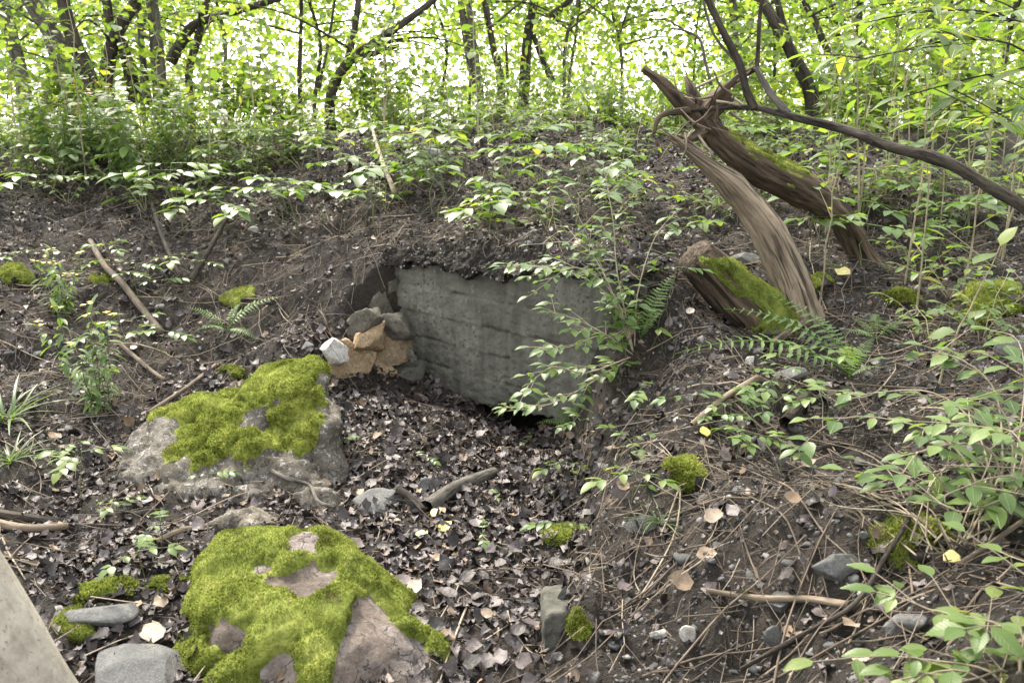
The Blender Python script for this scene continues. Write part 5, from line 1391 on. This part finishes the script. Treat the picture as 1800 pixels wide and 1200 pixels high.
# bent thin twigs, too many to count
pos, nor = sample_ground(9000, -4.4, 3.4, 1.0, 8.4, lambda x, y: np.where(signed(x, y) < -.1, .35, .85))
BT = []
for k in range(6):
    rg = np.random.default_rng(900 + k); q = np.array([(-.5, 0, 0), (-.2, rg.normal(0, .05), .03), (.15, rg.normal(0, .07), .04), (.5, rg.normal(0, .09), .02)])
    mb = MB(); tube_mb(mb, q, .0078, .0045, 3, cap=False)
    e = np.array([(.15, 0, .04), (.3, .12, .06), (.42, .2, .05)]); e[0] = q[2]; tube_mb(mb, e, .005, .003, 3, cap=False)
    BT.append((np.concatenate(mb.V), np.concatenate(mb.Q)))
V, F = join_tpl(BT, on_normal(pos + nor * .006, nor, RNG.uniform(0, 6.28, len(pos)), RNG.uniform(.1, .34, len(pos)), .16), RNG.integers(0, 6, len(pos)))
M['twig_litter'] = litter_mat('weathered fine twigs', [(0, (.05, .038, .028)), (.5, (.12, .095, .07)), (1, (.27, .22, .165))], .8)
tag(obj('twig_litter', mesh_np('twig_litter', V, F, M['twig_litter'], True), kind='stuff'), 'mat of thin bent dry twigs over the banks', 'twig litter')
def gdens(x, y):
    sg = signed(x, y)
    return np.clip(sstep(0, .2, sg) * (.5 + .5 * (x > 0)) * (.6 + .5 * vnoise(x * 1.7, y * 1.7, 0, 92)), .02, 1)
pos, nor = sample_ground(120000, -4.2, 3.2, 1.0, 8.0, gdens)
GT = []
for k in range(4):
    V_, F_ = rock_vf(1, 700 + k, (1, .8, .6), 7, .05); GT.append((V_, F_))
kk = RNG.integers(0, len(LV), 1500)
pos = np.vstack([pos, LV[kk] + RNG.normal(0, .006, (1500, 3))]); nor = np.vstack([nor, np.tile(np.array([[-WN[0] * .7, -WN[1] * .7, .7]]), (1500, 1))])
V, F = join_tpl(GT, on_normal(pos, nor, RNG.uniform(0, 6.28, len(pos)), RNG.uniform(.003, .010, len(pos)) * (1 + 1.3 * RNG.random(len(pos)) ** 6), .4), RNG.integers(0, 4, len(pos)))
M['grit'] = litter_mat('soil grit', [(0, (.025, .022, .02)), (.5, (.06, .056, .052)), (.85, (.12, .118, .115)), (1, (.3, .29, .28))], .75)
tag(obj('gravel', mesh_np('gravel', V, F, M['grit'], False), kind='stuff'), 'dark crumbly gravel and soil clods on the banks', 'gravel')
# single fallen leaves that stand out
DL = {mt: [mesh_np('fallen_leaf', *leaf_tpl(5, .38, .42, .22, -.12, .12, .06, 60 + s), M[mt], True) for s in range(4)] for mt in ('leaf_yellow', 'leaf_tan', 'litter')}
def fallen(u, v, s, mt, label, group=None):
    g = G(u, v); n = Hn(g.x, g.y)
    a = random.uniform(0, 6.28)
    ob = obj('fallen_leaf', random.choice(DL[mt])); ob.matrix_basis = basis_mtx((math.cos(a), math.sin(a), random.uniform(0, .3)), n + Vector((random.uniform(-.4, .4), random.uniform(-.5, .2), 0)), g + n * .02, s)
    tag(ob, label, 'leaf', group)
for u, v, s, mt, lab in [(757, 916, .055, 'leaf_yellow', 'golden leaf at the tip of the dark broken stick'), (770, 942, .06, 'leaf_yellow', 'long yellow leaf right of the golden one on the pit floor'), (732, 948, .06, 'leaf_yellow', 'pale yellow-green leaf left of the golden one on the pit floor'),
                         (790, 912, .05, 'leaf_tan', 'bleached cream leaf standing on edge by the yellow leaves'), (272, 1140, .09, 'leaf_tan', 'large curled tan leaf on the flat slab left of the front boulder'), (110, 778, .07, 'leaf_tan', 'pale dry leaf at the left near the grass tuft'), (292, 1080, .06, 'leaf_tan', 'ragged whitish leaf above the large tan leaf'),
                         (1495, 495, .09, 'leaf_yellow', 'yellow-green leaf lying at the foot of the mossy snag'), (1230, 985, .06, 'leaf_tan', 'curled brown leaf on the right bank above the root'), (1222, 1035, .08, 'leaf_tan', 'hanging brown strip of leaf left of the bare root'), (1245, 778, .05, 'leaf_yellow', 'yellow-green leaf on the pale peeled stick'), (655, 775, .05, 'leaf_tan', 'tan leaf on the pit floor under the rubble wall'),
                         (170, 1130, .07, 'litter', 'dark folded leaf beside the pale trunk'), (780, 990, .045, 'leaf_tan', 'yellowish curled leaf below the bare pale twig'), (1660, 1000, .05, 'leaf_yellow', 'small yellow leaf caught on a twig at the right')]:
    fallen(u, v, s, mt, lab)
for k in range(150):
    u = rr.uniform(560, 960) if k < 80 else rr.uniform(0, 1500); v = rr.uniform(690, 1190) if k < 80 else rr.uniform(430, 1190)
    z = zone(u, v); mt = 'litter' if rr.random() < .82 else 'leaf_tan'
    nm = 'dull brown' if mt == 'litter' else 'pale tan'
    fallen(u, v, rr.uniform(.04, .065), mt, '%s fallen leaf %s' % (nm, where(u, v)), '%s fallen leaves %s' % (nm, where(u, v)))

# ------------------------------------------------------------------ trees beyond the ridge
def tree(label, path, y, w0, w1, mat, seed, limbs=5, nleaf=420, crown=1.6, lsize=.066, zlo=-.1, zhi=2.6, extra=(), group='trees beyond the ridge', singles=60, grow=True):
    rg = np.random.default_rng(seed); rr = random.Random(seed)
    ps = [np.array(P(u, v, y + dy)) for (u, v, dy) in path]
    b = ps[0].copy(); gz = float(H(b[0], b[1])) - .05
    if gz < b[2]: ps = [np.array([b[0] - (ps[1][0] - b[0]) * .15, b[1], gz])] + ps
    root = empty('tree', ps[0])
    if grow:
        d = ps[-1] - ps[-2]; d = d / np.linalg.norm(d)
        ps += [ps[-1] + d * .8 + np.array([0, 0, .3]), ps[-1] + d * 1.6 + np.array([rr.uniform(-.2, .2), 0, .9])]
    inv = Matrix.Translation(-Vector(ps[0]))
    pth = smooth_path(ps, 8)
    k_ = y * .97 + .25
    obj('trunk', tube_mesh('trunk', M[mat], pth, w0 / 3000 * k_, w1 / 3000 * k_ * .6, 12, .14, seed), root, inv)
    for (lst, q0, q1) in extra:
        obj('limb', tube_mesh('limb', M[mat], smooth_path([tuple(P(u, v, y + dy)) for (u, v, dy) in lst], 7), q0 / 3000 * k_, q1 / 3000 * k_, 9, .14, seed + 1), root, inv)
    tips = []
    for k in range(limbs):
        s = rr.uniform(.35, .97); p0 = pth[int(s * (len(pth) - 1))]
        a = rr.uniform(0, 6.28); L = rr.uniform(.5, 1.1) * crown
        d = np.array([math.cos(a), math.sin(a) * .8, rr.uniform(-.05, .55)])
        pp = smooth_path([p0, p0 + d * L * .5 + np.array([0, 0, .08]), p0 + d * L + np.array([0, 0, rr.uniform(-.25, .15)])], 5)
        obj('limb', tube_mesh('limb', M[mat], pp, .016, .004, 6, .1, k), root, inv)
        tips.append(pp)
    n = int(nleaf * 1.35)
    ti = rg.integers(0, len(tips), n)
    pos = np.array([tips[i][min(len(tips[i]) - 1, int(len(tips[i]) * rg.uniform(.25, 1)))] for i in ti]) + rg.normal(0, 1, (n, 3)) * np.array([.22, .22, .17]) * crown
    # sprays: leaves lie in loose flat tiers
    pos[:, 2] += .06 * np.sin(pos[:, 0] * 9 + seed)
    pos = pos[(pos[:, 2] > zlo + EYE - 1.2) & (pos[:, 2] < EYE + zhi)]
    n = len(pos)
    A = frames(pos - ps[0], rg.uniform(0, 6.28, n), rg.normal(-.25, .35, n), rg.normal(0, .4, n), lsize * rg.uniform(.5, 1.3, n))
    uu, vv, dd = pix((pos[:, 0], pos[:, 1], pos[:, 2]))
    vis = (uu > 0) & (uu < 1800) & (vv > 0) & (vv < 330)
    order = np.argsort(np.where(vis, dd, 99))
    A = A[order]
    ns = min(singles, int(vis.sum()))
    for m in A[:ns]:
        M4 = Matrix([list(m[0]), list(m[1]), list(m[2]), [0, 0, 0, 1]])
        obj('leaf', rr.choice(LM[('rd', 'leaf_canopy')]), root, M4)
    A = A[ns:]
    if len(A):
        V, F = join_tpl(SMALL, A, rg.integers(0, 4, len(A)))
        obj('crown', mesh_np('crown', V, F, M['leaf_canopy'], True), root, kind='stuff')
    return tag(root, label, 'tree', group)
T = tree
T('grey mottled trunk leaning left, outermost of the left clump', [(128, 175, 0), (95, 70, 0), (50, -10, 0)], 9.2, 40, 30, 'bark_grey', 1, 6, 520)
T('dark trunk of the left clump with a slight bow, second from the left', [(175, 235, -.4), (158, 140, -.4), (125, 60, -.4), (108, -15, -.4)], 8.8, 28, 24, 'bark_dark', 2, 6, 480)
T('dark forked trunk in the left clump whose right arm leans away', [(188, 150, 0), (195, 90, 0), (215, 40, 0), (245, -12, 0)], 9.0, 26, 20, 'bark_dark', 3, 6, 480, extra=[([(238, 180, 0), (225, 110, 0), (207, 62, 0)], 24, 18), ([(192, 40, 0), (186, -10, 0)], 16, 14)])
T('straight grey trunk, right one of the left clump', [(284, 195, 0), (274, 70, 0), (266, -12, 0)], 9.3, 28, 22, 'bark_grey', 4, 6, 480, extra=[([(262, 185, .1), (250, 90, .1), (242, -10, .1)], 11, 9)])
T('slim dark stem with a long arching limb right of the left clump', [(332, 140, .2), (350, 60, .2), (366, -10, .2)], 9.6, 15, 12, 'bark_dark', 5, 5, 420, extra=[([(300, 110, .2), (322, 70, .2), (345, 42, .2), (400, 25, .2), (495, -4, .2)], 20, 10)])
T('slender stem between the left clump and the forked diagonal tree', [(527, 165, .5), (528, 80, .5), (530, -10, .5)], 10.5, 9, 7, 'bark_dark', 6, 5, 420, extra=[([(560, 160, .5), (578, 70, .5), (590, -10, .5)], 6, 4)])
T('dark diagonal tree forking to the upper right, left of centre', [(582, 168, 0), (612, 110, 0), (665, 70, 0), (735, 22, 0), (780, -15, 0)], 9.4, 20, 15, 'bark_dark', 7, 5, 360, extra=[([(608, 118, 0), (622, 60, 0), (632, -12, 0)], 13, 9), ([(632, 98, 0), (665, 92, 0), (702, 80, 0)], 11, 7)], grow=False)
T('pair of slim brown stems standing close together at centre', [(845, 178, .3), (834, 90, .3), (822, -12, .3)], 10.2, 15, 12, 'bark_grey', 8, 5, 420, extra=[([(836, 165, .4), (820, 80, .4), (806, -12, .4)], 13, 10)])
T('slim dark stem just right of the close pair at centre', [(880, 150, .3), (866, 80, .3), (850, -12, .3)], 10.4, 15, 11, 'bark_dark', 9, 5, 420, extra=[([(893, 170, .5), (890, 80, .5)], 5, 4)])
T('thick dark trunk half behind leaves right of centre', [(922, 150, .6), (928, 60, .6), (942, -12, .6)], 10.8, 20, 16, 'bark_dark', 10, 6, 460, extra=[([(968, 30, .6), (1008, -5, .6)], 13, 8), ([(972, 145, .6), (950, 95, .6), (935, 55, .6)], 12, 9)])
T('thin grey stems leaning left at right of centre', [(1000, 150, 1), (1010, 80, 1), (1020, -12, 1)], 11.5, 7, 5, 'bark_grey', 11, 4, 280)
T('pale grey upright trunk behind the upright twigs of the fallen branch', [(1297, 180, 1), (1292, 80, 1), (1288, -12, 1)], 11, 20, 17, 'bark_grey', 12, 5, 260, zlo=.3)
T('dark trunk leaning left, thickest right of the root crown', [(1425, 165, 0), (1392, 95, 0), (1350, 20, 0), (1325, -20, 0)], 8.6, 24, 20, 'bark_dark', 13, 5, 380, extra=[([(1412, 130, .1), (1385, 70, .1), (1362, -12, .1)], 14, 12)])
T('slimmer dark trunk leaning left beside the thickest leaning one', [(1462, 135, .6), (1440, 55, .6), (1408, -12, .6)], 9.4, 15, 12, 'bark_dark', 14, 5, 380)
T('straight dark trunk in the thicket behind the fallen branch', [(1512, 195, .8), (1510, 80, .8), (1511, -12, .8)], 9.8, 15, 12, 'bark_dark', 15, 6, 420)
T('broad grey trunk among stems at the upper right', [(1655, 165, 1), (1645, 60, 1), (1640, -12, 1)], 9.5, 32, 26, 'bark_grey', 16, 6, 460, extra=[([(1690, 160, 1), (1700, 70, 1), (1720, -10, 1)], 8, 6)])
T('slim dark stem at the upper right corner', [(1755, 190, .5), (1770, 80, .5), (1790, -12, .5)], 9, 12, 9, 'bark_dark', 17, 5, 460)
T('leaning grey trunk at the upper left corner', [(40, 150, 1.5), (20, 60, 1.5), (0, -20, 1.5)], 10.5, 30, 24, 'bark_grey', 18, 6, 520)
for k in range(20):
    x = -9.5 + k * 1.02 + random.uniform(-.4, .4); y = random.uniform(11.5, 15.5)
    u, v, _ = pix((x, y, EYE)); 
    gap = math.exp(-((u - 690) / 110) ** 2) + math.exp(-((u - 1160) / 110) ** 2)
    u = float(u)
    T('slim tree in the thicket well beyond the ridge, ' + where(u, 100), [(u, 190, 0), (u + random.uniform(-15, 15), 80, 0), (u + random.uniform(-30, 30), -20, 0)], y, random.uniform(4, 10), 4, random.choice(('bark_dark', 'bark_grey')), 100 + k, 10, int(2200 * (1 - .5 * min(1, gap))), 2.2, .08, -.4, 3.2, group='slim trees in the far thicket, ' + where(u, 100), singles=25)
# understory bushes close behind the ridge, each with its own stems
def thicket(label, x, y, h, wd, nl, seed, mat='leaf_canopy', group='bushes beyond the ridge', ls=.085):
    rg = np.random.default_rng(seed); rr = random.Random(seed)
    b = Vector((x, y, float(H(x, y)) - .03)); r = empty('bush', b)
    mb = MB(); A = []
    for k in range(rr.choice((5, 6, 7))):
        a = rr.uniform(0, 6.28); st = stem_path(h * rr.uniform(.6, 1.1), wd * rr.uniform(.2, .8), a, 7, droop=.2 * h, seed=seed * 13 + k, wob=.06)
        obj('stem', tube_mesh('stem', M['twig'], st, .008, .003, 5, cap=False), r)
        for q in range(nl // 6):
            t = rr.uniform(.3, 1) * 7; i = min(6, int(t)); p = st[i] + (st[i + 1] - st[i]) * (t - i)
            A.append(p + rg.normal(0, .13, 3) * np.array([1, 1, .7]) * wd)
    pos = np.array(A); n = len(pos)
    V, F = join_tpl(ROUND, frames(pos, rg.uniform(0, 6.28, n), rg.normal(-.25, .3, n), rg.normal(0, .35, n), ls * rg.uniform(.6, 1.25, n)), rg.integers(0, 3, n))
    obj('foliage', mesh_np('foliage', V, F, M[mat], True), r, kind='stuff')
    u_, v_, _ = pix((x, y, float(H(x, y)) + h * .6))
    return tag(r, '%s, %s' % (label, where(u_, v_)), 'bush', '%s, %s' % (group, where(u_, v_)))
for k in range(7): thicket('leafy bush below the left trees', -5.4 + k * .62 + random.uniform(-.2, .2), random.uniform(8.4, 10.2), random.uniform(.8, 1.5), .8, 330, 200 + k, group='bushes below the left trees')
for k in range(9): thicket('bright leafy bush beyond the ridge crest', -1.6 + k * .5 + random.uniform(-.2, .2), random.uniform(9.5, 12.5), random.uniform(.6, 1.3), .9, 330, 230 + k, group='bushes beyond the ridge crest')
for k in range(13): thicket('leafy bush in the thicket behind the fallen branch', 2.3 + k * .36 + random.uniform(-.2, .2), random.uniform(6.9, 10.5), random.uniform(.9, 1.7), .8, 320, 260 + k, group='bushes behind the fallen branch')
# far woodland, one mass
n = 100000
x = RNG.uniform(-30, 30, n); y = RNG.uniform(18, 42, n); z = RNG.uniform(-1.6, 9, n) + EYE - .3
u, v, _ = pix((x, y, z))
cl = fbm(x * .5, y * .25, z * .6, 95, 3) + .25 * np.clip((1.6 - (z - EYE)) / 2, -.6, 1) - 1.0 * np.exp(-((x / y + .11) / .06) ** 2) - .95 * np.exp(-((x / y - .17) / .06) ** 2)
k = cl > -.72
x, y, z = x[k], y[k], z[k]; n = len(x)
TINY = [leaf_tpl(2, .4, .5, .2, .25, 0, .05, s + 30) for s in range(4)]
M['leaf_far'] = leaf_mat('sunlit far leaf', [(0, (.11, .17, .04)), (.5, (.18, .24, .05)), (1, (.28, .32, .08))], .6, .6, .2, (1.8, 1.8, .9))
V, F = join_tpl(TINY, frames(np.stack([x, y, z], 1), RNG.uniform(0, 6.28, n), RNG.normal(-.3, .5, n), RNG.normal(0, .5, n), RNG.uniform(.12, .3, n)), RNG.integers(0, 4, n))
tag(obj('woodland', mesh_np('woodland', V, F, M['leaf_far'], True), kind='stuff'), 'bright pale green woodland foliage far beyond the ridge', 'woodland')
for K_ in (K_SEED, K_BUSH, K_SAP, K_HERB, K_WHITE, K_YEL, K_FERN, K_GRASS): K_.rest()
